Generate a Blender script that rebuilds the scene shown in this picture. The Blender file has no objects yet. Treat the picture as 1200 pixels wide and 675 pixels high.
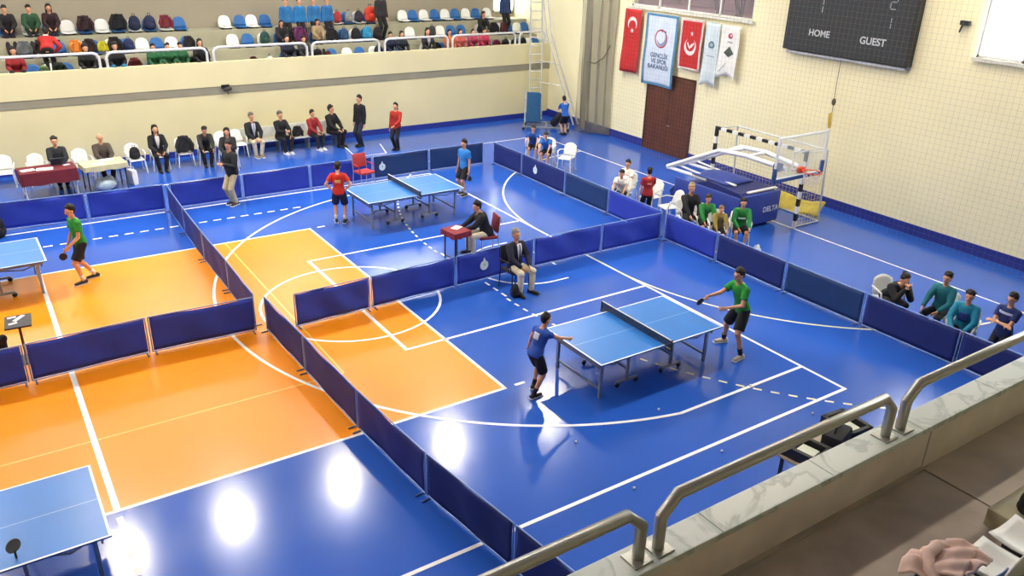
import bpy, bmesh, math, random
from mathutils import Vector as V, Matrix
random.seed(7)
S = bpy.context.scene
COL = S.collection
PI = math.pi
R = math.radians

# ---------------------------------------------------------------- materials
def lin(h):
    h = h.lstrip('#')
    c = [int(h[i:i+2], 16)/255 for i in (0, 2, 4)]
    return tuple(x/12.92 if x <= .04045 else ((x+.055)/1.055)**2.4 for x in c)
MATS = {}
def mat(hexc, rough=.6, metal=0., var=.12, scale=6., coat=0., name=None, spec=.5):
    key = (hexc, rough, metal, var, scale, coat, spec)
    if key in MATS: return MATS[key]
    m = bpy.data.materials.new(name or 'mat_'+hexc.strip('#'))
    m.use_nodes = True
    nt = m.node_tree; b = nt.nodes['Principled BSDF']
    c = lin(hexc)
    b.inputs['Roughness'].default_value = rough
    b.inputs['Metallic'].default_value = metal
    b.inputs['Coat Weight'].default_value = coat
    b.inputs['Specular IOR Level'].default_value = spec
    tc = nt.nodes.new('ShaderNodeTexCoord'); nz = nt.nodes.new('ShaderNodeTexNoise')
    nz.inputs['Scale'].default_value = scale; nz.inputs['Detail'].default_value = 3
    rp = nt.nodes.new('ShaderNodeValToRGB')
    rp.color_ramp.elements[0].position = .3; rp.color_ramp.elements[1].position = .7
    rp.color_ramp.elements[0].color = (*[x*(1-var) for x in c], 1)
    rp.color_ramp.elements[1].color = (*[min(1, x*(1+var)) for x in c], 1)
    nt.links.new(tc.outputs['Object'], nz.inputs['Vector'])
    nt.links.new(nz.outputs['Fac'], rp.inputs['Fac'])
    nt.links.new(rp.outputs['Color'], b.inputs['Base Color'])
    MATS[key] = m
    return m
def emit(hexc, strength, name):
    m = bpy.data.materials.new(name); m.use_nodes = True
    nt = m.node_tree; b = nt.nodes['Principled BSDF']
    b.inputs['Base Color'].default_value = (*lin(hexc), 1)
    b.inputs['Emission Color'].default_value = (*lin(hexc), 1)
    b.inputs['Emission Strength'].default_value = strength
    return m
def glass(hexc, alpha, name, rough=.05):
    m = bpy.data.materials.new(name); m.use_nodes = True
    b = m.node_tree.nodes['Principled BSDF']
    b.inputs['Base Color'].default_value = (*lin(hexc), 1)
    b.inputs['Roughness'].default_value = rough
    b.inputs['Alpha'].default_value = alpha
    return m

# ---------------------------------------------------------------- mesh builder
class MB:
    def __init__(s): s.v = []; s.f = []; s.m = []; s.mi = 0
    def add(s, vs, fs):
        o = len(s.v); s.v += [tuple(v) for v in vs]
        s.f += [tuple(i+o for i in f) for f in fs]; s.m += [s.mi]*len(fs)
        return s
    def mat(s, i): s.mi = i; return s
    def box(s, c, d, rz=0., M=None):
        x, y, z = d[0]/2, d[1]/2, d[2]/2
        ps = [V(p) for p in ((-x,-y,-z),(x,-y,-z),(x,y,-z),(-x,y,-z),(-x,-y,z),(x,-y,z),(x,y,z),(-x,y,z))]
        T = Matrix.Translation(c) @ (M if M is not None else Matrix.Rotation(rz, 4, 'Z'))
        return s.add([T @ p for p in ps], [(0,3,2,1),(4,5,6,7),(0,1,5,4),(1,2,6,5),(2,3,7,6),(3,0,4,7)])
    def bb(s, x0, x1, y0, y1, z0, z1):
        return s.box(((x0+x1)/2, (y0+y1)/2, (z0+z1)/2), (abs(x1-x0), abs(y1-y0), abs(z1-z0)))
    def rbox(s, c, d, r=.02, rz=0., M=None):
        """box with chamfered edges"""
        bm = bmesh.new(); bmesh.ops.create_cube(bm, size=1)
        bmesh.ops.scale(bm, vec=d, verts=bm.verts)
        r = min(r, min(d)*.45)
        bmesh.ops.bevel(bm, geom=list(bm.edges), offset=r, segments=2, affect='EDGES', profile=.5)
        T = Matrix.Translation(c) @ (M if M is not None else Matrix.Rotation(rz, 4, 'Z'))
        bm.verts.index_update()
        s.add([T @ v.co for v in bm.verts], [tuple(v.index for v in f.verts) for f in bm.faces]); bm.free()
        return s
    def ring_loft(s, rings, cap=True):
        n = len(rings[0]); vs = [p for r in rings for p in r]; fs = []
        for k in range(len(rings)-1):
            for i in range(n):
                j = (i+1) % n
                fs.append((k*n+i, k*n+j, (k+1)*n+j, (k+1)*n+i))
        if cap:
            fs.append(tuple(range(n-1, -1, -1))); fs.append(tuple((len(rings)-1)*n+i for i in range(n)))
        return s.add(vs, fs)
    def tube(s, pts, r, n=8, closed=False, flat=None):
        pts = [V(p) for p in pts]; rs = r if isinstance(r, (list, tuple)) else [r]*len(pts)
        rings = []; up = None; N = len(pts)
        for i, p in enumerate(pts):
            a = pts[(i-1) % N] if (closed or i) else pts[i]
            b = pts[(i+1) % N] if (closed or i < N-1) else pts[i]
            d = (b-a).normalized()
            if up is None:
                up = V((0,0,1)) if abs(d.z) < .9 else V((1,0,0))
            e = d.cross(up)
            if e.length < 1e-5: e = d.orthogonal()
            e.normalize(); up = e.cross(d).normalized()
            k = 1.
            if 0 < i < N-1 or closed:
                c = (p-a).normalized().dot((b-p).normalized()); k = 1/max(.5, math.sqrt(max(.01, (1+c)/2)))
            rings.append([p + (e*math.cos(t)+up*math.sin(t))*rs[i]*(1 if k == 1 else min(k, 1.3)) for t in [2*PI*j/n for j in range(n)]])
        if closed: return s.ring_loft(rings+[rings[0]], cap=False)
        return s.ring_loft(rings)
    def capsule(s, a, b, ra, rb, n=10, flatten=None):
        a, b = V(a), V(b); d = (b-a); L = d.length
        d = d.normalized() if L > 1e-6 else V((0,0,1))
        e = d.orthogonal().normalized(); u = d.cross(e)
        if flatten is not None:
            u = V(flatten[0]).normalized(); u = (u - d*u.dot(d)).normalized(); e = u.cross(d).normalized()
        fl = flatten[1] if flatten is not None else 1.
        rings = []
        for t in (-80, -45, -15): rings.append((a+d*ra*math.sin(R(t)), ra*math.cos(R(t))))
        for t in (15, 45, 80): rings.append((b+d*rb*math.sin(R(t)), rb*math.cos(R(t))))
        return s.ring_loft([[c+(e*math.cos(q)+u*fl*math.sin(q))*rr for q in [2*PI*j/n for j in range(n)]] for c, rr in rings])
    def ell(s, c, r, M=None, nu=12, nv=8):
        c = V(c); rings = []
        for k in range(nv):
            t = -PI/2 + PI*(k+.5)/nv
            rings.append([c + ((M or Matrix()).to_3x3() @ V((r[0]*math.cos(t)*math.cos(q), r[1]*math.cos(t)*math.sin(q), r[2]*math.sin(t)))) for q in [2*PI*j/nu for j in range(nu)]])
        return s.ring_loft(rings)
    def lathe(s, prof, c=(0,0,0), n=16, M=None):
        c = V(c)
        return s.ring_loft([[c + ((M or Matrix()).to_3x3() @ V((r*math.cos(q), r*math.sin(q), z))) for q in [2*PI*j/n for j in range(n)]] for r, z in prof])
    def prism(s, pts, ext, o=(0,0,0), ux=(1,0,0), uy=(0,1,0)):
        """polygon in the plane ux,uy extruded by vector ext"""
        o, ux, uy, ext = V(o), V(ux), V(uy), V(ext); n = len(pts)
        a = [o+ux*p[0]+uy*p[1] for p in pts]; b = [p+ext for p in a]
        return s.add(a+b, [tuple(range(n-1,-1,-1)), tuple(range(n, 2*n))]+[(i, (i+1) % n, n+(i+1) % n, n+i) for i in range(n)])
    def sheet(s, fn, nu, nv, thick=.004):
        """fn(u,v)->point ; closed thin sheet"""
        g = [[V(fn(i/nu, j/nv)) for j in range(nv+1)] for i in range(nu+1)]
        nrm = []
        for i in range(nu+1):
            row = []
            for j in range(nv+1):
                a = g[min(i+1,nu)][j]-g[max(i-1,0)][j]; b = g[i][min(j+1,nv)]-g[i][max(j-1,0)]
                c = a.cross(b); row.append(c.normalized() if c.length > 1e-9 else V((0,0,1)))
            nrm.append(row)
        W = nv+1; top = [g[i][j]+nrm[i][j]*thick/2 for i in range(nu+1) for j in range(W)]
        bot = [g[i][j]-nrm[i][j]*thick/2 for i in range(nu+1) for j in range(W)]; o = len(top); fs = []
        for i in range(nu):
            for j in range(nv):
                a, b, c, d = i*W+j, (i+1)*W+j, (i+1)*W+j+1, i*W+j+1
                fs += [(a,b,c,d), (o+d,o+c,o+b,o+a)]
        for i in range(nu):
            a, b = i*W, (i+1)*W; fs.append((b, a, o+a, o+b)); a, b = i*W+nv, (i+1)*W+nv; fs.append((a, b, o+b, o+a))
        for j in range(nv):
            a, b = j, j+1; fs.append((a, b, o+b, o+a)); a, b = nu*W+j, nu*W+j+1; fs.append((b, a, o+a, o+b))
        return s.add(top+bot, fs)
    def build(s, name, m, parent=None, smooth=False, voxel=None, iters=3):
        me = bpy.data.meshes.new(name)
        me.from_pydata(s.v, [], s.f)
        ms = m if isinstance(m, (list, tuple)) else [m]
        for x in ms: me.materials.append(x)
        for p, i in zip(me.polygons, s.m): p.material_index = min(i, len(ms)-1)
        if smooth == 'auto':
            for p in me.polygons: p.use_smooth = True
            try: me.set_sharp_from_angle(angle=R(40))
            except Exception: pass
        elif smooth:
            for p in me.polygons: p.use_smooth = True
        me.update()
        o = bpy.data.objects.new(name, me); COL.objects.link(o)
        if parent is not None: o.parent = parent
        if voxel:
            q = o.modifiers.new('remesh', 'REMESH'); q.mode = 'VOXEL'; q.voxel_size = voxel; q.use_smooth_shade = True
            if iters:
                q = o.modifiers.new('smooth', 'SMOOTH'); q.factor = .5; q.iterations = iters
        return o

def tag(o, label, cat, group=None, kind=None):
    if label: o['label'] = label
    if cat: o['category'] = cat
    if group: o['group'] = group
    if kind: o['kind'] = kind
    return o
def thing(name, label, cat, loc=(0,0,0), rz=0., group=None):
    o = bpy.data.objects.new(name, None); COL.objects.link(o)
    o.empty_display_size = .1
    o.location = loc; o.rotation_euler = (0, 0, rz)
    return tag(o, label, cat, group)
def struct(o): o['kind'] = 'structure'; return o
def dup(root, loc, rz, label, group=None):
    r = root.copy(); COL.objects.link(r); r.location = loc; r.rotation_euler = (0, 0, rz); r['label'] = label
    if group: r['group'] = group
    for ch in list(root.children):
        c = ch.copy(); COL.objects.link(c); c.parent = r
        for g in ch.children:
            d = g.copy(); COL.objects.link(d); d.parent = c
    return r
def text_mesh(txt, size, depth=.004):
    cu = bpy.data.curves.new('txt', 'FONT'); cu.body = txt; cu.size = size; cu.extrude = depth/2
    cu.align_x = 'CENTER'; cu.align_y = 'CENTER'; cu.offset = size*.02
    o = bpy.data.objects.new('txt', cu); COL.objects.link(o)
    me = bpy.data.meshes.new_from_object(o.evaluated_get(bpy.context.evaluated_depsgraph_get()))
    bpy.data.objects.remove(o); return me
def text(name, txt, size, m, parent, M, depth=.004):
    me = text_mesh(txt, size, depth); me.transform(M); me.materials.clear(); me.materials.append(m)
    for p in me.polygons: p.material_index = 0
    o = bpy.data.objects.new(name, me); COL.objects.link(o)
    if parent is not None: o.parent = parent
    return o
ORD = ['first','second','third','fourth','fifth','sixth','seventh','eighth','ninth','tenth','eleventh','twelfth','thirteenth','fourteenth','fifteenth','sixteenth','seventeenth','eighteenth','nineteenth','twentieth']

# ---------------------------------------------------------------- palette
white_line = mat('#f4f6f4', .35, var=.03)
steel = mat('#9a9a94', .28, .85, var=.06)
grey_metal = mat('#8d9499', .4, .6)
dark_metal = mat('#2a2d33', .45, .5)
pale_metal = mat('#c8ccd0', .4, .3)
white_plastic = mat('#e9ebe6', .4, var=.04)
blue_plastic = mat('#2a67a8', .4, var=.06)
black_cloth = mat('#15151a', .85, var=.25)
paper = mat('#f2f2ee', .7, var=.03)
# ---------------------------------------------------------------- hall
FAR, END, LEFT, NEAR, TOP = 12.9, 8.4, -37., -20., 10.6
def floor_mat(hexc, name, rough, var=.1, coat=.0, sc=.35, spec=.5):
    m = bpy.data.materials.new(name); m.use_nodes = True
    nt = m.node_tree; b = nt.nodes['Principled BSDF']; c = lin(hexc)
    tc = nt.nodes.new('ShaderNodeTexCoord'); nz = nt.nodes.new('ShaderNodeTexNoise')
    nz.inputs['Scale'].default_value = sc; nz.inputs['Detail'].default_value = 6
    rp = nt.nodes.new('ShaderNodeValToRGB')
    rp.color_ramp.elements[0].position = .35; rp.color_ramp.elements[1].position = .68
    rp.color_ramp.elements[0].color = (*[x*(1-var) for x in c], 1); rp.color_ramp.elements[1].color = (*[min(1,x*(1+var)) for x in c], 1)
    n2 = nt.nodes.new('ShaderNodeTexNoise'); n2.inputs['Scale'].default_value = 1.7; n2.inputs['Detail'].default_value = 4
    mr = nt.nodes.new('ShaderNodeMapRange'); mr.inputs['To Min'].default_value = rough*.8; mr.inputs['To Max'].default_value = rough*1.25
    n3 = nt.nodes.new('ShaderNodeTexNoise'); n3.inputs['Scale'].default_value = 1.1; n3.inputs['Detail'].default_value = 2
    bp = nt.nodes.new('ShaderNodeBump'); bp.inputs['Strength'].default_value = .05; bp.inputs['Distance'].default_value = .04
    for n in (nz, n2, n3): nt.links.new(tc.outputs['Object'], n.inputs['Vector'])
    nt.links.new(nz.outputs['Fac'], rp.inputs['Fac']); nt.links.new(rp.outputs['Color'], b.inputs['Base Color'])
    nt.links.new(n2.outputs['Fac'], mr.inputs['Value']); nt.links.new(mr.outputs['Result'], b.inputs['Roughness'])
    nt.links.new(n3.outputs['Fac'], bp.inputs['Height']); nt.links.new(bp.outputs['Normal'], b.inputs['Normal'])
    b.inputs['Specular IOR Level'].default_value = spec
    return m
F_BLUE = floor_mat('#285abc', 'sports_floor_blue', .17, .1)
F_ORNG = floor_mat('#f69200', 'sports_floor_orange', .3, .07, spec=.4)
L_PALE = mat('#f3c463', .35, var=.03); L_YEL = mat('#ecebc8', .35, var=.04)
fl = MB()
fl.bb(LEFT, END, NEAR, FAR+.3, -.2, 0)
fl.mat(1).bb(-23, -5, -4.5, 4.5, -.05, .0012)
def strip(a, b, w, z=.0025):
    a, b = V((a[0],a[1],0)), V((b[0],b[1],0)); d = (b-a).normalized(); n = V((-d.y, d.x, 0))*w/2
    fl.add([a-n+V((0,0,z)), b-n+V((0,0,z)), b+n+V((0,0,z)), a+n+V((0,0,z))], [(0,1,2,3)])
def arc(cx, cy, r, a0, a1, w, z=.003, n=48, dash=None):
    for i in range(n):
        t0 = a0+(a1-a0)*i/n; t1 = a0+(a1-a0)*(i+1)/n
        if dash and i % 2: continue
        p = [(cx+q*math.cos(t), cy+q*math.sin(t), z) for q, t in ((r-w/2,t0),(r+w/2,t0),(r+w/2,t1),(r-w/2,t1))]
        fl.add(p, [(0,1,2,3)])
fl.mat(2)
W = .06
# volleyball court
strip((-23,-4.5),(-4.97,-4.5),W); strip((-23,4.5),(-4.97,4.5),W); strip((-5,-4.5),(-5,4.5),W)
strip((-11,-4.5),(-11,4.5),.085,.0027)
for s_ in (-1, 1):
    for k in range(5): strip((-11, s_*(4.64+.35*k)), (-11, s_*(4.8+.35*k)), .085)
for k in range(18): strip((-10.75+.35*k, 6.25), (-10.55+.35*k, 6.25), .06)
for s_ in (-1, 1): strip((-4.8, s_*4.5), (-4.6, s_*4.5), .06)
# basketball
strip((-30,-7.5),(.03,-7.5),W); strip((-30,7.5),(.03,7.5),W); strip((0,-7.5),(0,7.5),W,.0028)
strip((-5.8,-2.45),(0,-2.45),W); strip((-5.8,2.45),(0,2.45),W); strip((-5.8,-2.48),(-5.8,2.48),.075)
arc(-5.8, 0, 1.8, 0, 2*PI, .055)
a_ = math.asin(6.6/6.75); x_ = -1.575-6.75*math.cos(a_)
strip((x_,-6.6),(0,-6.6),W); strip((x_,6.6),(0,6.6),W); arc(-1.575, 0, 6.75, PI-a_, PI+a_, W, n=80)
arc(-1.575, 0, 1.25, PI/2, 1.5*PI, .05); strip((-1.575,-1.25),(-1.2,-1.25),.05); strip((-1.575,1.25),(-1.2,1.25),.05)
# handball
strip((6,-10),(6,10),.05); strip((-30,10),(6,10),.05); strip((-30,-10),(6,-10),.05)
strip((-1,-.5),(-1,.5),.05)
for k in range(9): strip((-2.95,-1.4+.33*k),(-2.95,-1.22+.33*k),.05)
strip((-1.2,10.35),(-1.0,11.75),.04); strip((-1.2,10.35),(-.1,10.35),.04); strip((-.1,10.35),(.25,11.6),.04)
fl.mat(4); strip((0,-1.5),(0,1.5),.05,.003)
for s_ in (-1, 1): arc(6, s_*1.5, 9, PI, PI-s_*R(72), .05, n=78, dash=True)
for s_ in (-1, 1): arc(6, s_*1.5, 6, PI, PI-s_*PI/2, .055, .0032)
fl.mat(3); strip((-7.1,-2.66),(-7.1,4.45),.035,.0022); strip((-20,-2.66),(-7.1,-2.66),.03,.0022)
struct(fl.build('floor', [F_BLUE, F_ORNG, white_line, L_PALE, L_YEL]))

W_CREAM = mat('#dad2a6', .75, var=.035, scale=.8); W_END = mat('#f9f1c6', .75, var=.03, scale=.7)
GREYB = mat('#8f8b78', .8, var=.06, scale=2); CONC = mat('#9c948a', .9, var=.12, scale=3)
CONC2 = mat('#b3a799', .85, var=.2, scale=2.2); STEP = mat('#a09c88', .85, var=.1, scale=3)
BLUE_BASE = mat('#20308a', .5, var=.08); ROOFM = mat('#c9c9c2', .8, var=.05)
# far wall below the stand, grey beam and parapet
w = MB().bb(LEFT, END, FAR, FAR+.3, 0, 1.9); struct(w.build('wall_back', W_CREAM))
w = MB().bb(LEFT, END, FAR-.02, FAR+.3, 1.9, 2.14); struct(w.build('trim_1', GREYB))
w = MB().bb(LEFT, END, FAR-.04, FAR+.16, 2.14, 2.9); struct(w.build('stand_parapet', W_CREAM))
w = MB().bb(LEFT, END, FAR-.03, FAR, 0, .2); struct(w.build('baseboard_back', BLUE_BASE))
# far stand tiers
w = MB(); w.bb(LEFT, END, FAR+.3, 13.15, 2.2, 2.45); w.bb(LEFT, END, 13.15, 13.85, 2.2, 2.6); w.bb(LEFT, END, 13.85, 14.65, 2.2, 3.12); w.bb(LEFT, END, 14.65, 15.6, 2.2, 3.64)
struct(w.build('stand_tiers', mat('#a5a38c', .9, var=.08, scale=2)))
w = MB(); w.bb(LEFT, 7.35, 15.6, 15.9, 2.2, TOP); w.bb(8.35, END, 15.6, 15.9, 2.2, TOP); w.bb(7.35, 8.35, 15.6, 15.9, 2.2, 3.85); w.bb(7.35, 8.35, 15.6, 15.9, 5.2, TOP)
struct(w.build('wall_stand_rear', mat('#a39b88', .85, var=.05, scale=.6)))
PANE = emit('#fbfdff', 9., 'daylight_pane')
def window(n, o, ux, uz, wdt, hgt, nx, nz, pane, frame, depth=.06, nrm=(0,-1,0)):
    ux, uz, nrm, o = V(ux), V(uz), V(nrm), V(o); f = MB()
    def bar(a, b, c, d):
        f.prism([(a,c),(b,c),(b,d),(a,d)], nrm*depth, o, ux, uz)
    t = .06
    bar(0,wdt,0,t); bar(0,wdt,hgt-t,hgt); bar(0,t,0,hgt); bar(wdt-t,wdt,0,hgt)
    for i in range(1,nx): bar(wdt*i/nx-t/2, wdt*i/nx+t/2, 0, hgt)
    for i in range(1,nz): bar(0, wdt, hgt*i/nz-t/2, hgt*i/nz+t/2)
    fo = struct(f.build('window_%d' % n, frame))
    p = MB().prism([(0,0),(wdt,0),(wdt,hgt),(0,hgt)], -nrm*.02, o+nrm*.02, ux, uz); po = p.build('window_pane', pane, fo)
    return fo
window(1, (7.35,15.62,3.85), (1,0,0), (0,0,1), 1.0, 1.35, 2, 1, PANE, white_plastic)
for i, x in enumerate((-18., -13.2, -8.4, -3.6, 1.2)):
    window(2+i, (x,15.56,6.6), (1,0,0), (0,0,1), 3.6, 1.7, 3, 1, PANE, white_plastic)
# end wall, with door, gallery window and daylight windows
DY0, DY1, DZ = 4.83, 6.98, 2.62
GY0, GY1, GZ0, GZ1 = 2.83, 8.24, 4.72, 6.6
w = MB()
w.bb(END, END+.3, 15.9, GY1, 0, TOP); w.bb(END, END+.3, NEAR, GY0, 0, TOP)
w.bb(END, END+.3, GY0, GY1, 0, GZ0); w.bb(END, END+.3, GY0, GY1, GZ1, TOP)
struct(w.build('wall_right', W_END))
w = MB(); w.bb(END-.03, END, DY1+.05, FAR, 0, .28); w.bb(END-.03, END, NEAR, DY0-.05, 0, .28); struct(w.build('baseboard_right', BLUE_BASE))
BROWN = mat('#5c2f1c', .45, var=.18, scale=3); BRFR = mat('#4a2415', .5, var=.1)
w = MB(); w.bb(END-.05, END, DY0-.06, DY0, 0, DZ+.06); w.bb(END-.05, END, DY1, DY1+.06, 0, DZ+.06); w.bb(END-.05, END, DY0, DY1, DZ, DZ+.06)
d = struct(w.build('door_1', BRFR))
for a, b in ((DY0+.01, (DY0+DY1)/2-.005), ((DY0+DY1)/2+.005, DY1-.01)):
    lf = MB().rbox((END-.02, (a+b)/2, DZ/2), (.04, b-a, DZ-.02), .008).build('door_leaf', BROWN, d)
hd = MB().tube([(END-.05, (DY0+DY1)/2-.08, 1.0), (END-.09, (DY0+DY1)/2-.08, 1.0), (END-.09, (DY0+DY1)/2-.2, 1.0)], .012).build('door_handle', steel, d)
# gallery behind the interior window
w = MB(); w.bb(END+.3, END+2.6, GY0-.3, GY1+.3, GZ0-.3, GZ0-.05); w.bb(END+2.6, END+2.7, GY0-.3, GY1+.3, GZ0-.3, GZ1+.3)
w.bb(END+.3, END+2.6, GY0-.4, GY0-.3, GZ0-.3, GZ1+.3); w.bb(END+.3, END+2.6, GY1+.3, GY1+.4, GZ0-.3, GZ1+.3); w.bb(END+.3, END+2.6, GY0-.3, GY1+.3, GZ1+.2, GZ1+.3)
struct(w.build('wall_gallery', mat('#b08a94', .8, var=.05)))
window(8, (END+.1, GY1, GZ0), (0,-1,0), (0,0,1), GY1-GY0, GZ1-GZ0, 4, 1, glass('#e9dfe6', .12, 'gallery_glass'), white_plastic, nrm=(-1,0,0))
w = MB().bb(END-.1, END+.04, GY0-.1, GY1+.1, GZ0-.07, GZ0); struct(w.build('trim_2', mat('#dcdccf', .6)))
for i, y in enumerate((-7.2, -11.4)):
    window(9+i, (END-.02, y+3.2, 4.6), (0,-1,0), (0,0,1), 3.2, 2.2, 3, 1, PANE, mat('#d8d8d0', .5), nrm=(-1,0,0))
    w = MB().bb(END-.12, END, y-.08, y+3.28, 4.52, 4.6); struct(w.build('trim_%d' % (3+i), mat('#dcdccf', .6)))
# rest of the shell
struct(MB().bb(LEFT-.3, LEFT, NEAR, 15.9, 0, TOP).build('wall_left', W_CREAM))
struct(MB().bb(LEFT, END+.3, NEAR-.3, NEAR, 0, TOP).build('wall_front', W_CREAM))
struct(MB().bb(LEFT-.3, END+.3, NEAR-.3, 16, TOP, TOP+.2).build('ceiling', ROOFM))

# near stand: parapet, marble cap, walkway, step and tier
PX = -4.66
PAR = mat('#d9cfc4', .8, var=.1, scale=2.4); PAR2 = mat('#e0d7cc', .8, var=.1, scale=2.4)
w = MB(); w.bb(LEFT, PX-.012, -11.17, -10.95, 2.1, 2.9); w.mat(1).bb(PX+.012, END, -11.17, -10.95, 2.1, 2.9); w.mat(2).bb(PX-.012, PX+.012, -11.15, -10.97, 2.1, 2.9)
struct(w.build('balcony_parapet', [PAR, PAR2, mat('#4c453f', .9)]))
def marble():
    m = bpy.data.materials.new('grey_marble'); m.use_nodes = True; nt = m.node_tree; b = nt.nodes['Principled BSDF']
    tc = nt.nodes.new('ShaderNodeTexCoord'); n1 = nt.nodes.new('ShaderNodeTexNoise'); n1.inputs['Scale'].default_value = 1.5; n1.inputs['Detail'].default_value = 8
    n1.inputs['Distortion'].default_value = 1.6
    rp = nt.nodes.new('ShaderNodeValToRGB'); cr = rp.color_ramp
    cr.elements[0].position = .4; cr.elements[0].color = (*lin('#c9d2cb'), 1); cr.elements[1].position = .56; cr.elements[1].color = (*lin('#c2ccc5'), 1)
    e = cr.elements.new(.5); e.color = (*lin('#a3afa9'), 1); e = cr.elements.new(.46); e.color = (*lin('#c8d1ca'), 1)
    nt.links.new(tc.outputs['Object'], n1.inputs['Vector']); nt.links.new(n1.outputs['Fac'], rp.inputs['Fac']); nt.links.new(rp.outputs['Color'], b.inputs['Base Color'])
    b.inputs['Roughness'].default_value = .3; return m
MARB = marble(); w = MB(); x = -22.
while x < END-.1:
    x1 = min(x+1.32, END); w.rbox(((x+x1)/2, -11.06, 2.93), (x1-x-.006, .27, .06), .006); x = x1
struct(w.build('balcony_cap', MARB))
w = MB(); w.bb(LEFT, PX-.012, -12.55, -11.17, 2.2, 2.45); w.mat(1).bb(PX+.012, END, -12.55, -11.17, 2.2, 2.45); w.mat(2).bb(PX-.012, PX+.012, -12.5, -11.17, 2.2, 2.44)
w.mat(0).bb(LEFT, PX-.03, -11.21, -11.17, 2.45, 2.475)
struct(w.build('balcony_floor', [CONC2, mat('#bdb2a2', .85, var=.15, scale=2.2), mat('#3f3832', .9)]))
w = MB(); w.bb(LEFT, END, -13.4, -12.45, 2.2, 2.75); w.bb(LEFT, END, -20, -13.4, 2.2, 3.3); struct(w.build('balcony_tiers', STEP))
w = MB().rbox((-4.1, -12.17, 2.535), (1.7, .5, .17), .012); struct(w.build('balcony_step', mat('#b5b092', .85, var=.08)))

# ---------------------------------------------------------------- handrails of the near parapet
RAILM = mat('#a9aaa2', .32, .65, var=.05)
def near_rail(x0, x1, label):
    t = thing('handrail', label, 'railing', ((x0+x1)/2, -11.06, 2.96), 0, 'handrails along the near parapet')
    h = (x1-x0)/2; z = .44
    pts = [(-h,0,0),(-h,0,z-.14),(-h+.14,0,z)]
    pts = pts+[(-a,b,c) for a,b,c in reversed(pts)]
    MB().tube(pts, .044, 14).build('rail_tube', RAILM, t, 'auto')
    for s_ in (-1, 1): MB().rbox((s_*(h-.01),0,.006), (.17,.17,.012), .003).build('base_plate', RAILM, t)
near_rail(-11.1, -8.22, 'thick steel handrail on the marble cap at the bottom edge of the photo')
near_rail(-8.03, -5.26, 'thick steel handrail in the middle of the near marble cap, both bent ends visible')
near_rail(-5.03, -2.3, 'thick steel handrail at the right, running out of the frame')
# handrails of the far parapet
FRX = [(-13.7,-11.6),(-11.35,-8.02),(-7.82,-4.93),(-4.72,-1.66),(-1.48,.98),(1.2,3.75),(3.95,6.75),(6.95,8.2)]
FL = ['hidden','white painted handrail in front of the red jacketed spectators, far stand left end','white painted handrail in front of the three green jackets','white painted handrail in front of the bare bench and white bag','white painted handrail right of the wall camera, before blue and white seats',
 'white painted handrail in front of the woman with long dark hair','white painted handrail in front of the pink jackets','short white handrail by the tall ladder at the far stand end']
wm = mat('#dcdcdc', .4, .2, var=.03)
for (x0, x1), lb in zip(FRX[1:], FL[1:]):
    t = thing('handrail', lb, 'railing', ((x0+x1)/2, FAR+.06, 2.9), 0, 'handrails along the far parapet')
    h = (x1-x0)/2; pts = [(-h,0,0),(-h,0,.3),(-h+.06,0,.4),(-h+.16,0,.44)]; pts = pts+[(-a,b,c) for a,b,c in reversed(pts)]
    MB().tube(pts, .04, 10).build('rail_tube', wm, t, 'auto')
    for s_ in (-1, 1): MB().rbox((s_*h,0,.005), (.12,.12,.01), .002).build('base_plate', wm, t)

# ---------------------------------------------------------------- lamps
LAMP = emit('#fff8ec', 420., 'lamp_glow')
for i, x in enumerate((-18.2, -14.2, -10.3, -7.2, -3.6, .4, 4.8)):
    t = thing('high_bay_lamp', 'high bay lamp hanging from the ceiling, %s from the left in its row' % ORD[i], 'lamp', (x, 7.0, 9.9), 0, 'ceiling lamps of the far row')
    MB().lathe([(.04,.35),(.06,.3),(.12,.25),(.34,.0),(.35,.0),(.13,.27),(.02,.38)]).build('lamp_shade', grey_metal, t, True)
    MB().lathe([(.01,.02),(.3,.015),(.3,.03),(.01,.035)]).build('lamp_glass', LAMP, t, True)
    MB().tube([(0,0,.36),(0,0,.7)], .012).build('suspension_rod', grey_metal, t)
# ---------------------------------------------------------------- people
SKIN = ['#d9a07c', '#c98d68', '#e0ad8c', '#b87d5a']
def ik(a, t, l1, l2, hint):
    d = t-a; L = d.length
    if L > (l1+l2)*.995: t = a+d*((l1+l2)*.995/L); d = t-a; L = d.length
    L = max(L, abs(l1-l2)+.02)
    u = d.normalized(); x = (l1*l1-l2*l2+L*L)/(2*L); h = math.sqrt(max(0, l1*l1-x*x))
    n = V(hint)-u*V(hint).dot(u)
    n = n.normalized() if n.length > 1e-6 else u.orthogonal().normalized()
    return a+u*x+n*h, t
ARMS = {  # wrist target relative to the shoulder (fwd, out, up) and the way the elbow points, in body heights
 'down': ((.03,.045,-.318), (-1,.25,0)), 'lap': ((.2,-.03,-.215), (-.3,.9,-.5)), 'knee': ((.27,.0,-.2), (-.2,.9,-.6)),
 'hips': ((.0,.0,-.235), (-.45,1,0)), 'fold': ((.13,-.15,-.13), (.1,1,-.7)), 'front': ((.22,-.05,-.12), (-.3,.6,-1)),
 'table': ((.25,-.04,-.16), (-.3,.8,-.6)), 'chin': ((.15,-.08,.03), (.2,.4,-1)), 'back': ((-.08,-.06,-.25), (-.3,1,0)), 'reach': ((.29,.02,-.08), (0,.6,-1))}
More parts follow.
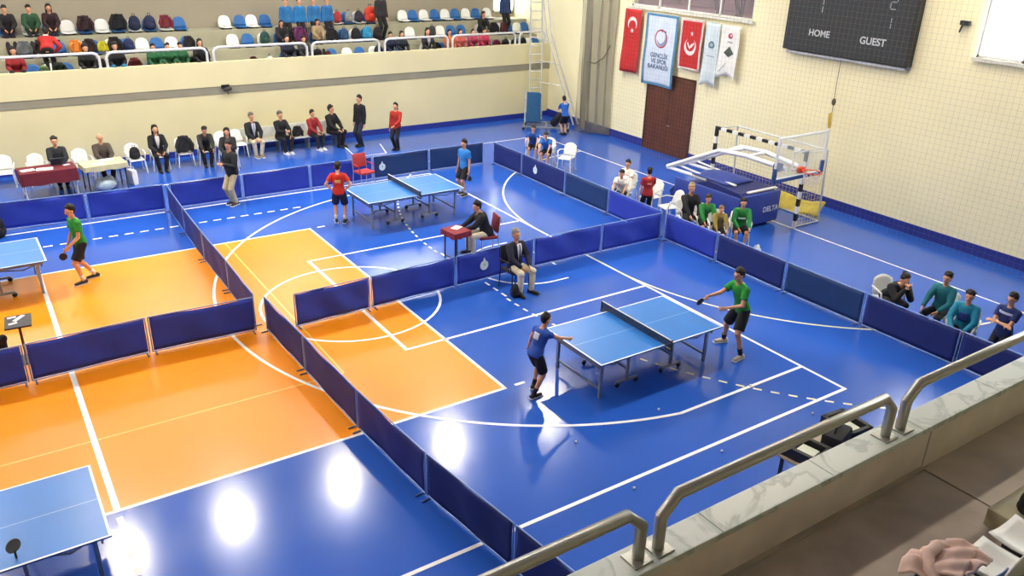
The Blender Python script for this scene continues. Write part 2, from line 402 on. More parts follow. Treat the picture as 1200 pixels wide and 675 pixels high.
def person(label, loc, heading, H=1.68, sit=None, lean=0., side=0., arms=('down','down'), feet=None, top='#222222', bottom='#1b1b22',
           sleeves='long', legs='long', hair='#17120f', style='short', skin=0, shoes='#1a1a1a', look=(0,0), hem=-.045, res=.013, fist=(False, False),
           extra=None, pad=.011, group=None, hi=False, sock=None):
    t = thing('person', label, 'person', loc, R(heading), group)
    sk = mat(SKIN[skin], .55, var=.05); body = MB()
    hipz = (sit+.075) if sit is not None else .512*H
    s_ = V((math.sin(lean)*math.cos(side), math.sin(side), math.cos(lean)*math.cos(side))).normalized()
    l_ = V((0,1,0)); l_ = (l_-s_*l_.dot(s_)).normalized(); f_ = l_.cross(s_).normalized()
    P = V((0,0,hipz))
    if sit is None:
        P = V((-math.sin(lean)*.12*H, 0, hipz - .0*H))
    def spine(k): return P+s_*k*H
    RG = [(-.065,.05,.045,0),(-.03,.085,.06,-.004),(.0,.09,.063,-.006),(.04,.086,.06,-.004),(.10,.075,.052,0),(.17,.085,.06,0),(.23,.094,.064,-.002),(.27,.09,.056,-.004),(.298,.06,.045,-.004),(.315,.036,.036,-.002)]
    def torso(mb, t0, t1, grow=0., sag=0.):
        rings = []
        for (k, wd, dp, off) in RG:
            if k < t0-1e-6 or k > t1+1e-6: continue
            g = grow+ (sag if k < .08 else 0)
            rings.append([spine(k)+l_*(wd*H+g)*math.cos(q)+f_*(off*H+(dp*H+g)*math.sin(q)) for q in [2*PI*j/18 for j in range(18)]])
        mb.ring_loft(rings)
    torso(body, -.065, .315)
    # head
    nb = spine(.30); hc = spine(.30)+ (s_*.55+V((0,0,1))*.45).normalized()*.112*H + f_*.012*H
    yw, pt = look
    Rm = Matrix.Rotation(R(yw), 4, 'Z') @ Matrix.Rotation(R(pt)+lean*.45, 4, 'Y')
    def hp(x, y, z): return hc + (Rm.to_3x3() @ V((x*H, y*H, z*H)))
    body.capsule(nb-s_*.02*H, hc+V((0,0,-.02*H)), .035*H, .03*H, 12)
    body.ell(hp(-.006,0,.012), (.056*H,.046*H,.056*H), Rm, 16, 12)
    body.ell(hp(.012,0,-.026), (.038*H,.036*H,.042*H), Rm, 14, 10)
    body.ell(hp(.03,0,-.05), (.016*H,.018*H,.014*H), Rm)
    body.capsule(hp(.05,0,.008), hp(.06,0,-.016), .006*H, .0095*H, 8)
    body.capsule(hp(.044,-.022,.014), hp(.044,.022,.014), .008*H, .008*H, 8)
    for q in (-1,1):
        body.ell(hp(-.004,q*.047,-.006), (.012*H,.006*H,.018*H), Rm)
    # legs
    feet = feet or ([(.36,.09,0,0),(.36,-.09,0,0)] if sit is not None else [(.02,.06,0,5),(-.01,-.06,0,-5)])
    tb, sb_ = .247*H, .247*H; legj = []
    for q, (fx, fy, fz, fa) in zip((1,-1), feet):
        hip = P+l_*q*.05*H+V((0,0,-.015*H))
        ank = V((fx, fy, .05*H+fz))
        kn, an = ik(hip, ank, tb, sb_, (1, q*.18, .25 if sit is not None else 0))
        fd = V((math.cos(R(fa)), math.sin(R(fa)), 0))
        sole = an+V((0,0,-.05*H))
        legj.append((hip, kn, an, fd, sole))
        body.capsule(hip, kn, .05*H, .034*H, 14)
        c_ = kn+(an-kn)*.3-fd*.008*H
        body.capsule(kn, c_, .033*H, .033*H, 12); body.capsule(c_, an, .032*H, .02*H, 12)
        body.capsule(an+V((0,0,-.022*H))-fd*.02*H, an+fd*.085*H+V((0,0,-.034*H)), .02*H, .013*H, 10)
    # arms
    armj = []
    for i, q in enumerate((1,-1)):
        a = arms[i]; tg, hint = ARMS[a] if isinstance(a, str) else a
        sh = spine(.268)+l_*q*.098*H
        w3 = sh + (V((1,0,0))*tg[0] + V((0,1,0))*q*tg[1] + V((0,0,1))*tg[2])*H
        el, wr = ik(sh, w3, .165*H, .15*H, (hint[0], q*hint[1], hint[2]))
        armj.append((sh, el, wr))
        body.capsule(sh, el, .029*H, .023*H, 12); body.capsule(el, wr, .023*H, .0155*H, 12)
        hd = (wr-el).normalized(); nrm = (l_*(-q)+V((0,0,-.3))); nrm = (nrm-hd*nrm.dot(hd)).normalized(); lat = hd.cross(nrm)*q
        pc = wr+hd*.05*H
        body.capsule(wr, pc, .017*H, .021*H, 10, (nrm, .5))
        for k in range(4):
            o = (k-1.5)*.0115*H; fl_ = (.042,.047,.044,.034)[k]*H
            b0 = pc+lat*o*-1+hd*.008*H
            c1 = R(62) if fist[i] else R(18)
            d1 = (hd*math.cos(c1)+nrm*math.sin(c1)-lat*(k-1.5)*.09).normalized(); c2 = R(150) if fist[i] else R(40)
            d2 = (hd*math.cos(c2)+nrm*math.sin(c2)-lat*(k-1.5)*.06).normalized()
            m1 = b0+d1*fl_*.55; body.capsule(b0, m1, .0052*H, .005*H, 7); body.capsule(m1, m1+d2*fl_*.5, .005*H, .0042*H, 7)
        tb0 = wr+hd*.018*H+lat*.014*H; td = (hd*.6+lat*.75+nrm*.35).normalized()
        t1 = tb0+td*.03*H; body.capsule(tb0, t1, .0068*H, .006*H, 7); body.capsule(t1, t1+(hd*.9+nrm*(.7 if fist[i] else .2)).normalized()*.024*H, .006*H, .005*H, 7)
        t['hand%d' % i] = [*(pc+hd*.012*H+nrm*.012*H), *hd, *nrm, *lat]
    body.build('body', sk, t, True, voxel=res*.72 if hi else res)
    # hair, eyes, mouth
    hm = mat(hair, .7, var=.2, scale=30)
    hb = MB()
    if style != 'bald':
        hb.ell(hp(-.016,0,.026), (.056*H,.051*H,.053*H), Rm, 16, 10)
        hb.ell(hp(-.03,0,-.002), (.034*H,.044*H,.045*H), Rm, 14, 8)
        rn = random.Random(len(label)*7+int(H*100))
        for _ in range(26):
            th, ph = rn.uniform(-2.5, 2.5), rn.uniform(.05, 1.35)
            hb.ell(hp(-.02-.05*math.cos(th)*math.sin(ph)*-1*(-1) if abs(th) > 1.2 else -.012+.042*math.cos(th)*math.sin(ph)*(.6 if ph > .9 else 1), .05*math.sin(th)*math.sin(ph), .028+.054*math.cos(ph)), (.013*H, .013*H, .012*H))
        if style == 'short': hb.ell(hp(.014,0,.054), (.036*H,.036*H,.018*H), Rm)
        if style == 'long':
            for q in (-1,1): hb.capsule(hp(-.018,q*.04,.02), hp(-.03,q*.042,-.1), .022*H, .02*H, 8)
            hb.capsule(hp(-.045,0,.03), hp(-.058,0,-.15), .035*H, .03*H, 10)
        if style == 'tail': hb.capsule(hp(-.065,0,.03), hp(-.09,0,-.09), .016*H, .01*H, 8)
        if style == 'bun': hb.ell(hp(-.06,0,.06), (.026*H,)*3, Rm)
        hb.build('hair', hm, t, True, voxel=.011, iters=1)
    else:
        hb.ell(hp(-.036,0,-.004), (.03*H,.05*H,.035*H), Rm, 14, 8); hb.build('hair', hm, t, True)
    em = mat('#1c1512', .4, var=.05)
    for q in (-1,1): MB().ell(hp(.047,q*.018,.003), (.004*H,.0085*H,.005*H), Rm, 8, 6).build('eye', em, t, True)
    MB().capsule(hp(.0485,-.012,-.033), hp(.0485,.012,-.033), .0032*H, .0032*H, 6).build('mouth', mat('#a85a4c', .5, var=.05), t, True)
    # clothing
    tm = mat(top, .85, var=.14, scale=9) ; cl = MB()
    torso(cl, max(hem, -.065), .298, pad, .006)
    n_ = spine(.298); cl.capsule(spine(.26), spine(.286), .054*H, .043*H, 14); g_ = pad*.55
    for (sh, el, wr) in armj: cl.capsule(spine(.292), sh+s_*.002*H, .04*H, .036*H+g_, 12)
    for (sh, el, wr) in armj:
        cl.capsule(sh-l_*0, sh+(el-sh)*.2, .038*H+g_, .036*H+g_, 12)
        e_ = sh+(el-sh)*(.62 if sleeves == 'short' else .0 if sleeves == 'none' else 1)
        if sleeves != 'none': cl.tube([sh, sh+(el-sh)*.4, e_], [.037*H+g_, .036*H+g_, (.037*H if sleeves == 'short' else .03*H)+g_], 12)
        if sleeves == 'long': cl.capsule(el, wr+(el-wr)*.06, .03*H+g_, .022*H+g_*.6, 12)
    cl.build('jacket' if sleeves == 'long' else 'shirt', tm, t, True, voxel=res, iters=2)
    bmt = mat(bottom, .85, var=.14, scale=9); cl = MB()
    torso(cl, -.065, .04, .007)
    for (hip, kn, an, fd, sole) in legj:
        if legs == 'long':
            cl.capsule(hip, kn, .056*H, .043*H, 14); cl.tube([kn+(hip-kn)*.06, kn+(an-kn)*.5, an+V((0,0,-.012*H))], [.043*H, .04*H, .034*H], 14)
        else: cl.tube([hip+(hip-kn)*.12, hip+(kn-hip)*.3, hip+(kn-hip)*.86], [.056*H, .062*H, .06*H], 14)
    cl.build('trousers' if legs == 'long' else 'shorts', bmt, t, True, voxel=res, iters=2)
    sm = mat(shoes, .6, var=.1); so = mat('#e8e8e4' if shoes != '#1a1a1a' else '#101010', .6, var=.03)
    for (hip, kn, an, fd, sole) in legj:
        sh_ = MB(); z = V((0,0,1))
        sh_.capsule(sole-fd*.026*H+z*.03*H, sole+fd*.095*H+z*.022*H, .028*H, .021*H, 12)
        sh_.capsule(sole-fd*.012*H+z*.03*H, an+z*.004*H, .028*H, .025*H, 12)
        o = sh_.build('shoe', sm, t, True)
        rr = Matrix.Rotation(math.atan2(fd.y, fd.x), 4, 'Z')
        MB().rbox(sole+fd*.034*H+z*.006*H, (.172*H,.054*H,.0115*H), .02, M=rr).build('sole', so, o)
        if sock: MB().tube([an+z*.0, an+(kn-an)*.18, an+(kn-an)*.3], [.025*H,.026*H,.03*H], 12).build('sock', mat(sock, .8), t, True)
    if extra: extra(dict(t=t, H=H, pad=pad, spine=spine, l=l_, f=f_, s=s_, hp=hp, arm=armj, leg=legj))
    return t
def suit_front(shirt='#e9e9ec', tie='#2c3352'):
    def fn(c):
        H, sp, l, f = c['H'], c['spine'], c['l'], c['f']; f0 = f; pd = c['pad']-.011
        def sp(k, sp0=c['spine']): return sp0(k)+f0*pd
        o = MB().ring_loft([[sp(k)+l*(w*H)*math.cos(q)+f*((d)*H+.016*math.sin(q)) for q in [2*PI*j/10 for j in range(10)]] for k, w, d in ((.09,.01,.064),(.16,.024,.072),(.23,.036,.074),(.28,.036,.066),(.305,.034,.056))])
        o.build('dress_shirt', mat(shirt, .8, var=.03), c['t'], True)
        if tie:
            o = MB().ring_loft([[sp(k)+l*(w*H)*math.cos(q)+f*((d)*H+.008*math.sin(q)) for q in [2*PI*j/8 for j in range(8)]] for k, w, d in ((.07,.003,.072),(.1,.014,.076),(.18,.012,.083),(.25,.009,.083),(.28,.008,.075),(.3,.011,.066))])
            o.build('necktie', mat(tie, .7), c['t'], True)
    return fn
def back_print(hexc, k0, k1, w, front=False, kind='shirt_print'):
    def fn(c):
        H, sp, l, f = c['H'], c['spine'], c['l'], c['f']; g = 1 if front else -1
        n = 8
        def P_(u, v):
            k = k0+(k1-k0)*v; x = (u-.5)*2*w
            return sp(k)+l*x*H+f*g*((.066 if front else .068)*H*math.sqrt(max(.1,1-(x/.11)**2))+.005+c['pad'])
        MB().sheet(P_, n, 4, .006).build(kind, mat(hexc, .8, var=.04), c['t'], True)
    return fn
def both(*fs):
    def fn(c):
        for f in fs: f(c)
    return fn
def bat(label, p, hand, rub='#1b1b1e'):
    """table tennis bat gripped in the fist: origin of person p, hand index"""
    h = list(p['hand%d' % hand]); c = V(h[0:3]); hd = V(h[3:6]); nrm = V(h[6:9]); lat = V(h[9:12])
    Mw = Matrix.Translation(p.location) @ Matrix.Rotation(p.rotation_euler.z, 4, 'Z')
    t = thing('table_tennis_bat', label, 'bat', Mw @ c)
    q = Matrix.Rotation(p.rotation_euler.z, 3, 'Z'); ax = q @ (lat*.45+hd*.9).normalized(); n = q @ nrm; n = (n-ax*n.dot(ax)).normalized(); sd = ax.cross(n)
    bl = ax*.135
    for nm, off, th, m in (('blade', 0, .006, mat('#b98d5c', .6)), ('rubber', .0045, .003, mat(rub, .7)), ('rubber', -.0045, .003, mat(rub if rub != '#1b1b1e' else '#7c1a1a', .7))):
        MB().prism([(.078*math.cos(a), .075*math.sin(a)) for a in [2*PI*k/20 for k in range(20)]], n*th, bl+n*(off-th/2), ax, sd).build(nm, m, t)
    MB().capsule(-ax*.04, ax*.065, .014, .012, 8).build('handle', mat('#a97b4b', .6), t, True)
    return t

# ---- players
def cast():
    P = {}
    P['blue'] = person('young player in a blue vest leaning forward at the nearest full table', (-4.62,-4.88,0), 8, 1.46, lean=.35,
        arms=(((.04,.15,-.28),(-1,.4,0)), ((.29,.03,-.13),(-.2,.5,-1))), feet=[(.06,.13,0,12),(-.16,-.1,0,-8)], top='#2a56b4', bottom='#15161f', sleeves='none', legs='short',
        shoes='#2b2c30', sock='#1b1b1f', res=.011, hi=True, look=(-10,0), fist=(False,True), extra=back_print('#c9d4ea', .17, .25, .04), hair='#1c1310', pad=.014)
    P['green'] = person('tall green shirted player striding behind the right end of the nearest full table', (-.66,-5.57,0), 172, 1.72, lean=.27,
        arms=(((.17,-.05,-.19),(-.4,1,-.5)), ((.28,.02,-.1),(-.1,.5,-1))), feet=[(.06,.27,0,15),(-.09,-.39,0,-12)], top='#1f8a35', bottom='#15181c', sleeves='short', legs='short',
        shoes='#c9bda4', sock='#1d1d20', res=.011, hi=True, look=(0,-2), fist=(False,True), hair='#15100e', pad=.013)
    bat('dark bat held out by the green shirted player at the nearest full table', P['green'], 1, '#1c1c20')
    P['green_l'] = person('green shirted player walking past the end of the table cut by the left edge', (-10.2,3.68,0), 195, 1.7, lean=.08,
        arms=(((.15,.02,-.25),(-.6,.5,-.6)), ((.06,.05,-.3),(-1,.3,0))), feet=[(.1,.12,0,5),(-.22,-.06,0,0)], top='#2b9636', bottom='#16181c', sleeves='short', legs='short',
        shoes='#26262a', sock='#e6e6e2', res=.011, hi=True, look=(0,6), fist=(True,False), pad=.013)
    bat('dark bat carried by the green shirted player on the orange floor', P['green_l'], 0, '#1c1c20')
    P['red'] = person('player in a red shirt and navy shorts standing with hands on hips', (-4.15,4.55,0), 62, 1.6, arms=('hips','hips'),
        feet=[(.03,.11,0,10),(-.02,-.11,0,-12)], top='#c4301f', bottom='#1c2444', sleeves='short', legs='short', shoes='#1d1d22', sock='#d9c3b0', res=.011, hi=True,
        extra=back_print('#d9b46a', .17, .22, .045), pad=.014)
    P['sky'] = person('player in a light blue shirt standing at the right end of the farther table', (-.15,5.1,0), 195, 1.62,
        arms=('down','down'), feet=[(.05,.09,0,5),(-.05,-.09,0,-10)], top='#2f86d2', bottom='#17181c', sleeves='short', legs='short', shoes='#2a2a2e', sock='#d9d2c8', res=.011, hi=True, look=(0,8), fist=(True,False))
    bat('dark bat held low by the light blue shirted player at the farther table', P['sky'], 0, '#1c1c20')
    # umpires
    P['ump'] = person('grey haired umpire in blazer, tie and cream trousers sitting before the cross barrier', (-2.56,-1.12,0), -84, 1.68, sit=.45, lean=-.02,
        arms=('lap','lap'), feet=[(.4,.13,0,12),(.38,-.17,0,-10)], top='#1d2136', bottom='#d8cfb2', hair='#8d8880', shoes='#1a1a1a', res=.011, hi=True, extra=suit_front(), hem=-.065, pad=.03)
    P['ump2'] = person('umpire in a black jacket sitting at the small red table behind the cross barrier', (-2.0,.92,0), 168, 1.7, sit=.45, lean=.38,
        arms=('table','table'), feet=[(.36,.14,0,0),(.4,-.14,0,0)], top='#17181c', bottom='#cfc7ae', hair='#16130f', res=.012, hem=-.065, pad=.04)
    P['ump3'] = person('umpire in a dark jacket and beige trousers standing before the back barrier', (-6.03,7.3,0), 205, 1.76,
        arms=(((.15,-.07,-.12),(-.3,.7,-1)),((.15,-.07,-.12),(-.3,.7,-1))), feet=[(.02,.07,0,10),(0,-.07,0,-10)], top='#1c2026', bottom='#cbbd92', hair='#1a1512', shoes='#3a3028', res=.012, look=(10,10), hem=-.065, pad=.03)
    P['ump4'] = person('umpire in white shirt and black trousers at the left edge by the score table', (-12.28,.3,0), 40, 1.74, sit=.45,
        arms=('lap','lap'), feet=[(.4,.12,0,0),(.4,-.12,0,0)], top='#eceae6', bottom='#16161a', res=.013)
    # officials along the far wall
    W_ = [
     ('man in a dark shirt sitting behind the table with the dark red cloth', (-9.72,11.4,0), -90, 1.75, dict(top='#22252b', bottom='#191a1f', arms=('table','table'), hair='#2a221d')),
     ('balding man in a brown jacket sitting behind the cream covered table', (-8.58,11.25,0), -86, 1.76, dict(top='#4a4038', bottom='#222226', arms=('table','table'), hair='#4a4340', style='bald')),
     ('woman in a black coat with long black hair sitting on a white plastic chair', (-7.0,11.75,0), -88, 1.7, dict(top='#16161b', bottom='#15151a', arms=('lap','lap'), style='long', extra=suit_front('#cfc9c6', None))),
     ('person in dark clothes with a woolly head bent down, second from the long haired woman', (-5.62,11.75,0), -95, 1.62, dict(top='#2a2926', bottom='#1b1b1e', lean=.5, arms=('knee','knee'), look=(0,10))),
     ('person in a dark coat sitting just behind the standing umpire in beige trousers', (-5.15,10.75,0), -110, 1.64, dict(top='#1e2024', bottom='#191a1e', lean=.2, arms=('front','lap'), style='long')),
     ('man in black suit and cream trousers at the left end of the wall bench', (-4.0,12.1,0), -84, 1.76, dict(top='#17181d', bottom='#cbc2a4', arms=('lap','lap'), hair='#6f675e', shoes='#8a7a5c', extra=suit_front('#c9cbd4', '#8a90a0'))),
     ('man in a black jacket holding a white sheet on the wall bench', (-3.1,12.05,0), -75, 1.74, dict(top='#181a1c', bottom='#1b1c20', arms=('lap','front'), hair='#5a534c', shoes='#e6e6e6', lean=.08)),
     ('person in a red jacket with dark trousers and white shoes sitting on the wall bench', (-2.0,12.05,0), -70, 1.62, dict(top='#8e2226', bottom='#22242c', arms=('lap','lap'), shoes='#e6e6e6', lean=.06)),
     ('heavy person in a long black coat sitting at the right end of the wall bench', (-1.3,12.1,0), -60, 1.8, dict(top='#141416', bottom='#16161a', arms=('lap','lap'), look=(25,0), pad=.045)),
    ]
    for lb, loc, hd, H, kw in W_: person(lb, loc, hd, H, sit=.45, res=.014, hem=-.065, pad=kw.pop('pad', .035), **kw)
    person('person in black standing sideways with hands in pockets by the far wall', (-.45,11.6,0), 200, 1.75, top='#17181c', bottom='#20263a', arms=('down','down'), res=.014, hem=-.065, pad=.03)
    person('girl in a red jacket standing alone by the far wall behind the back barrier', (.42,10.6,0), 215, 1.6, top='#a92a20', bottom='#1b1b22', style='tail', arms=('lap','down'), res=.014, hem=-.065, pad=.02)
    # children behind the right barrier
    K = [
     ('child in a dark blue shirt, seated left of the bending child in bright blue', (3.85,7.4,0), -130, 1.45, dict(top='#1f4f9e', bottom='#17171b', arms=('knee','knee'), lean=.35, legs='short', sleeves='short', shoes='#e0ded8')),
     ('child in a bright blue shirt bending forward on a chair behind the right barrier', (3.85,6.6,0), -140, 1.45, dict(top='#1f66bd', bottom='#17171b', arms=('knee','knee'), lean=.55, legs='short', sleeves='short', shoes='#e0ded8')),
     ('child in a white shirt leaning forward on a chair, nearer to the right barrier', (3.05,1.95,0), 215, 1.45, dict(top='#e6e6e2', bottom='#17171b', arms=('knee','knee'), lean=.45, sleeves='short')),
     ('child in a white shirt sitting upright, half behind another white shirted child', (3.5,2.3,0), 205, 1.5, dict(top='#eceae4', bottom='#18181c', arms=('lap','lap'), sleeves='short')),
     ('coach with light hair in a black tracksuit sitting beside the children in green', (3.2,-.4,0), -110, 1.72, dict(top='#18191d', bottom='#17181b', arms=('lap','knee'), hair='#b59a72', shoes='#d8d8d4', lean=.12)),
     ('child in a green jacket next to the coach in black', (3.25,-.95,0), -120, 1.45, dict(top='#1f7c3a', bottom='#15181a', arms=('knee','knee'), lean=.2, hair='#3a2d22', legs='short', shoes='#e4e2dc')),
     ('smaller child with light brown hair and yellow top between the two green jackets', (3.2,-1.45,0), -125, 1.25, dict(top='#8a7a3c', bottom='#201c18', arms=('knee','knee'), lean=.3, hair='#8a6a44', legs='short', shoes='#d9cdb8')),
     ('child in a green jacket with white stripes at the right end of the green group', (3.7,-1.7,0), -130, 1.52, dict(top='#1d7a38', bottom='#15181a', arms=('knee','lap'), lean=.15, hair='#231a16', legs='short', extra=back_print('#e6ece6', .16, .19, .06, True))),
     ('person in a black jacket hunched forward with head in hands behind the right barrier', (3.1,-6.15,0), 240, 1.7, dict(top='#1d1e22', bottom='#232428', arms=('chin','chin'), lean=.75, hair='#2b211b', style='bun')),
     ('boy in a teal jacket sitting upright behind the hunched person in black', (3.45,-7.05,0), 185, 1.6, dict(top='#176a78', bottom='#1c2226', arms=('lap','knee'), lean=.05)),
     ('boy in a bright turquoise jacket sitting next to the boy in navy', (3.05,-7.72,0), 195, 1.6, dict(top='#1d85a6', bottom='#1a1c20', arms=('lap','lap'), lean=.15, extra=back_print('#1f3f8c', .12, .23, .05, True))),
    ]
    for lb, loc, hd, H, kw in K: person(lb, loc, hd, H, sit=.44 if H > 1.4 else .42, res=.013, hem=-.05, pad=.026, **kw)
    person('person in a red shirt and black trousers standing behind the right barrier', (2.95,.85,0), 60, 1.45, top='#a82626', bottom='#17171b', sleeves='short', arms=('down','front'), res=.013, extra=back_print('#d98a80', .19, .22, .04))
    person('boy in a navy shirt with white shoulders standing with folded arms at the far right', (2.85,-8.5,0), 175, 1.56, top='#1d2f6a', bottom='#191d30', sleeves='short', arms=('fold','fold'), res=.012, extra=back_print('#b9c6de', .235, .262, .075, True), hem=-.065, look=(-10,8))
    person('child in a blue shirt and black shorts bending down in the far corner', (6.9,9.75,0), 80, 1.45, top='#2260c0', bottom='#15151a', sleeves='short', legs='short', arms=('front','front'), lean=.3, res=.014, extra=back_print('#e3e8ee', .27, .29, .05))
    for (y, h, lb) in ((5.3,90,'left'), (4.4,75,'right')):
        person('person in dark trousers standing behind the gallery window, %s one of the two' % lb, (END+1.2, y, GZ0-.05), 180+h/3, 1.72, top='#4c4650', bottom='#20222c', res=.016)
cast()
# ---------------------------------------------------------------- spectators in the far stand (row 1 in front, row 3 at the back)
ROW = {1: (13.42, 2.6), 2: (14.2, 3.12), 3: (15.0, 3.64)}
def seated(row, x, label, hd=-90, H=1.6, z0=None, **kw):
    y, z = ROW[row]
    kw.setdefault('arms', ('lap','lap'))
    lo = ROW[row-1][1] if row > 1 else 2.45
    if row > 1: H *= .9; kw.setdefault('lean', .24); kw.setdefault('pad', .05)
    sh = .13 + z - lo
    fw_ = .5 if row > 1 else .3
    kw.setdefault('feet', [(fw_,.1,0,0),(fw_,-.1,0,0)]); kw.setdefault('lean', .12)
    person(label, (x, y-.02, lo), hd, H, sit=sh, res=.018, hem=-.06, pad=kw.pop('pad', .034), group=None, **kw)
def standing(x, y, z, label, hd=-90, H=1.6, **kw):
    person(label, (x, y, z), hd, H, res=.018, hem=-.06, pad=kw.pop('pad', .03), **kw)
seated(3,-10.08,'spectator in a bulky black hooded coat at the left end of the back row', H=1.7, top='#1a191c', bottom='#2a1a20', lean=.3, pad=.05)
seated(3,-9.45,'spectator in a green jacket between two dark coats in the back row', top='#23482f', bottom='#22252a', H=1.66)
seated(3,-8.92,'long haired spectator in a dark maroon coat in the back row', top='#2b171b', bottom='#1a181b', style='long', H=1.7, pad=.03)
standing(-9.25,13.62,2.6,'spectator in a red jacket with white sleeve stripes bending over in the far stand', 80, 1.66, top='#b3241f', bottom='#15151a', lean=1.0, arms=('knee','hips'),
   extra=both(back_print('#e8e4e0', .25, .275, .04), lambda c: [MB().tube([a[0]+V((0,0,.07)), a[1]+V((0,0,.055))], .012, 6).build('sleeve_stripe', white_plastic, c['t']) for a in c['arm']]))
seated(1,-10.15,'spectator in a dark red jacket sitting low at the left end of the front row', top='#8c2026', bottom='#1c1418', H=1.6)
seated(1,-8.3,'spectator in black with a grey bag on the lap behind the rail bend', top='#17181b', bottom='#2c2d30', lean=.18, H=1.6)
seated(1,-7.5,'spectator in a black hood and teal trousers with white shoes in the front row', top='#161619', bottom='#1f6c9a', shoes='#e6e6e6', lean=.15, H=1.62, pad=.04)
G3 = ['left','middle','right']
for i, x in enumerate((-6.42,-6.0,-5.62)):
    seated(1, x, 'child in a green tracksuit top in the front row, %s one of the three' % G3[i], top='#1f5a38', bottom='#a58358', H=1.42)
seated(1,-5.02,'dark haired spectator in black just left of the bare bench', top='#18181b', bottom='#161619', style='long', H=1.58)
for i, x in enumerate((-1.78,-1.3,-.78,-.3)):
    standing(x, 14.42, 3.12, 'child in a blue jacket standing before the back row, %s of four from left' % ORD[i], H=1.52, top='#2a6ea6' if i != 1 else '#2476b4', bottom='#1d1d24' if i else '#23201f', hd=-90+(-12,8,-4,14)[i])
seated(2,-.82,'child in a tan vest over orange below the blue jacketed children', top='#a08a68', bottom='#1f1c20', H=1.5)
seated(2,-2.1,'dark haired child in black in the middle row, left of the tan vest', top='#1c1a20', bottom='#17171b', style='long', H=1.5)
seated(1,-2.2,'dark haired spectator in a navy jacket in the front row behind the rail bend', top='#1d2033', bottom='#2a2e3c', style='long', H=1.58)
seated(1,-1.62,'spectator in grey and black beside the navy jacket in the front row', top='#36383c', bottom='#1d1d21', H=1.5)
standing(1.78,14.45,3.12,'spectator in black trousers standing next to the big red bag', hd=-80, H=1.7, top='#2c2a2c', bottom='#141417')
seated(1,1.6,'child in a navy top with jeans in the front row near the second rail gap', top='#1b2038', bottom='#2c4468', H=1.5)
seated(1,2.05,'long haired spectator in dark clothes left of the bare bench by the rail gap', top='#1f2a33', bottom='#16171a', style='long', H=1.5)
seated(1,3.1,'young woman with long dark hair and a pale scarf in the front row', top='#26262a', bottom='#17171b', style='long', H=1.66, extra=suit_front('#b9aeb0', None))
seated(1,4.02,'child in an orange jacket in the front row', top='#c06a3c', bottom='#8a5a48', style='long', H=1.48)
seated(1,4.5,'child in a salmon jacket beside the orange jacket', top='#c4605a', bottom='#6a3c3c', style='long', H=1.48)
seated(1,5.05,'child in a dark pink jacket left of the long rail end', top='#a33a52', bottom='#241c22', style='long', H=1.42)
seated(1,5.55,'child in a bright pink jacket in the front row', top='#b83a58', bottom='#27222a', style='long', H=1.45)
seated(2,5.95,'woman in black with long black hair above the pink jackets', top='#17161a', bottom='#151519', style='long', H=1.68)
standing(7.2,14.42,3.12,'spectator in a blue top and black trousers standing before the far stand window', H=1.66, top='#243a66', bottom='#141418')

# ---------------------------------------------------------------- stand seats
def seat_parts(t, m):
    p = MB(); pr = [(-.2,.10),(-.19,.075),(0,.055),(.15,.07),(.17,.1),(.15,.085),(0,.07),(-.18,.09)]
    p.sheet(lambda u,v: ((u-.5)*.42*(1-.06*abs(v-.5)), -.2+.38*v, .085-.03*math.sin(PI*u)-.02*math.sin(PI*v)+.02*(v>.99)), 8, 6, .014)
    p.build('seat_shell', m, t, True)
    b = MB().sheet(lambda u,v: ((u-.5)*.42*(1-.28*v*v*v), .18+.06*v+.03*math.cos(PI*(u-.5))-.03, .09+.33*v-.05*v*v*(2*abs(u-.5))**3), 8, 6, .014)
    b.build('backrest', m, t, True)
    MB().bb(-.17,.17,-.1,.14,.0,.03).build('mount', dark_metal, t)
seat_proto = {}
def stand_seat(col, loc, rz, label, group):
    if col not in seat_proto:
        t = thing('stadium_seat', label, 'seat', loc, rz, group); seat_parts(t, white_plastic if col == 'white' else blue_plastic); seat_proto[col] = t; return t
    return dup(seat_proto[col], loc, rz, label, group)
NAMES = {3: 'back row', 2: 'middle row', 1: 'front row'}
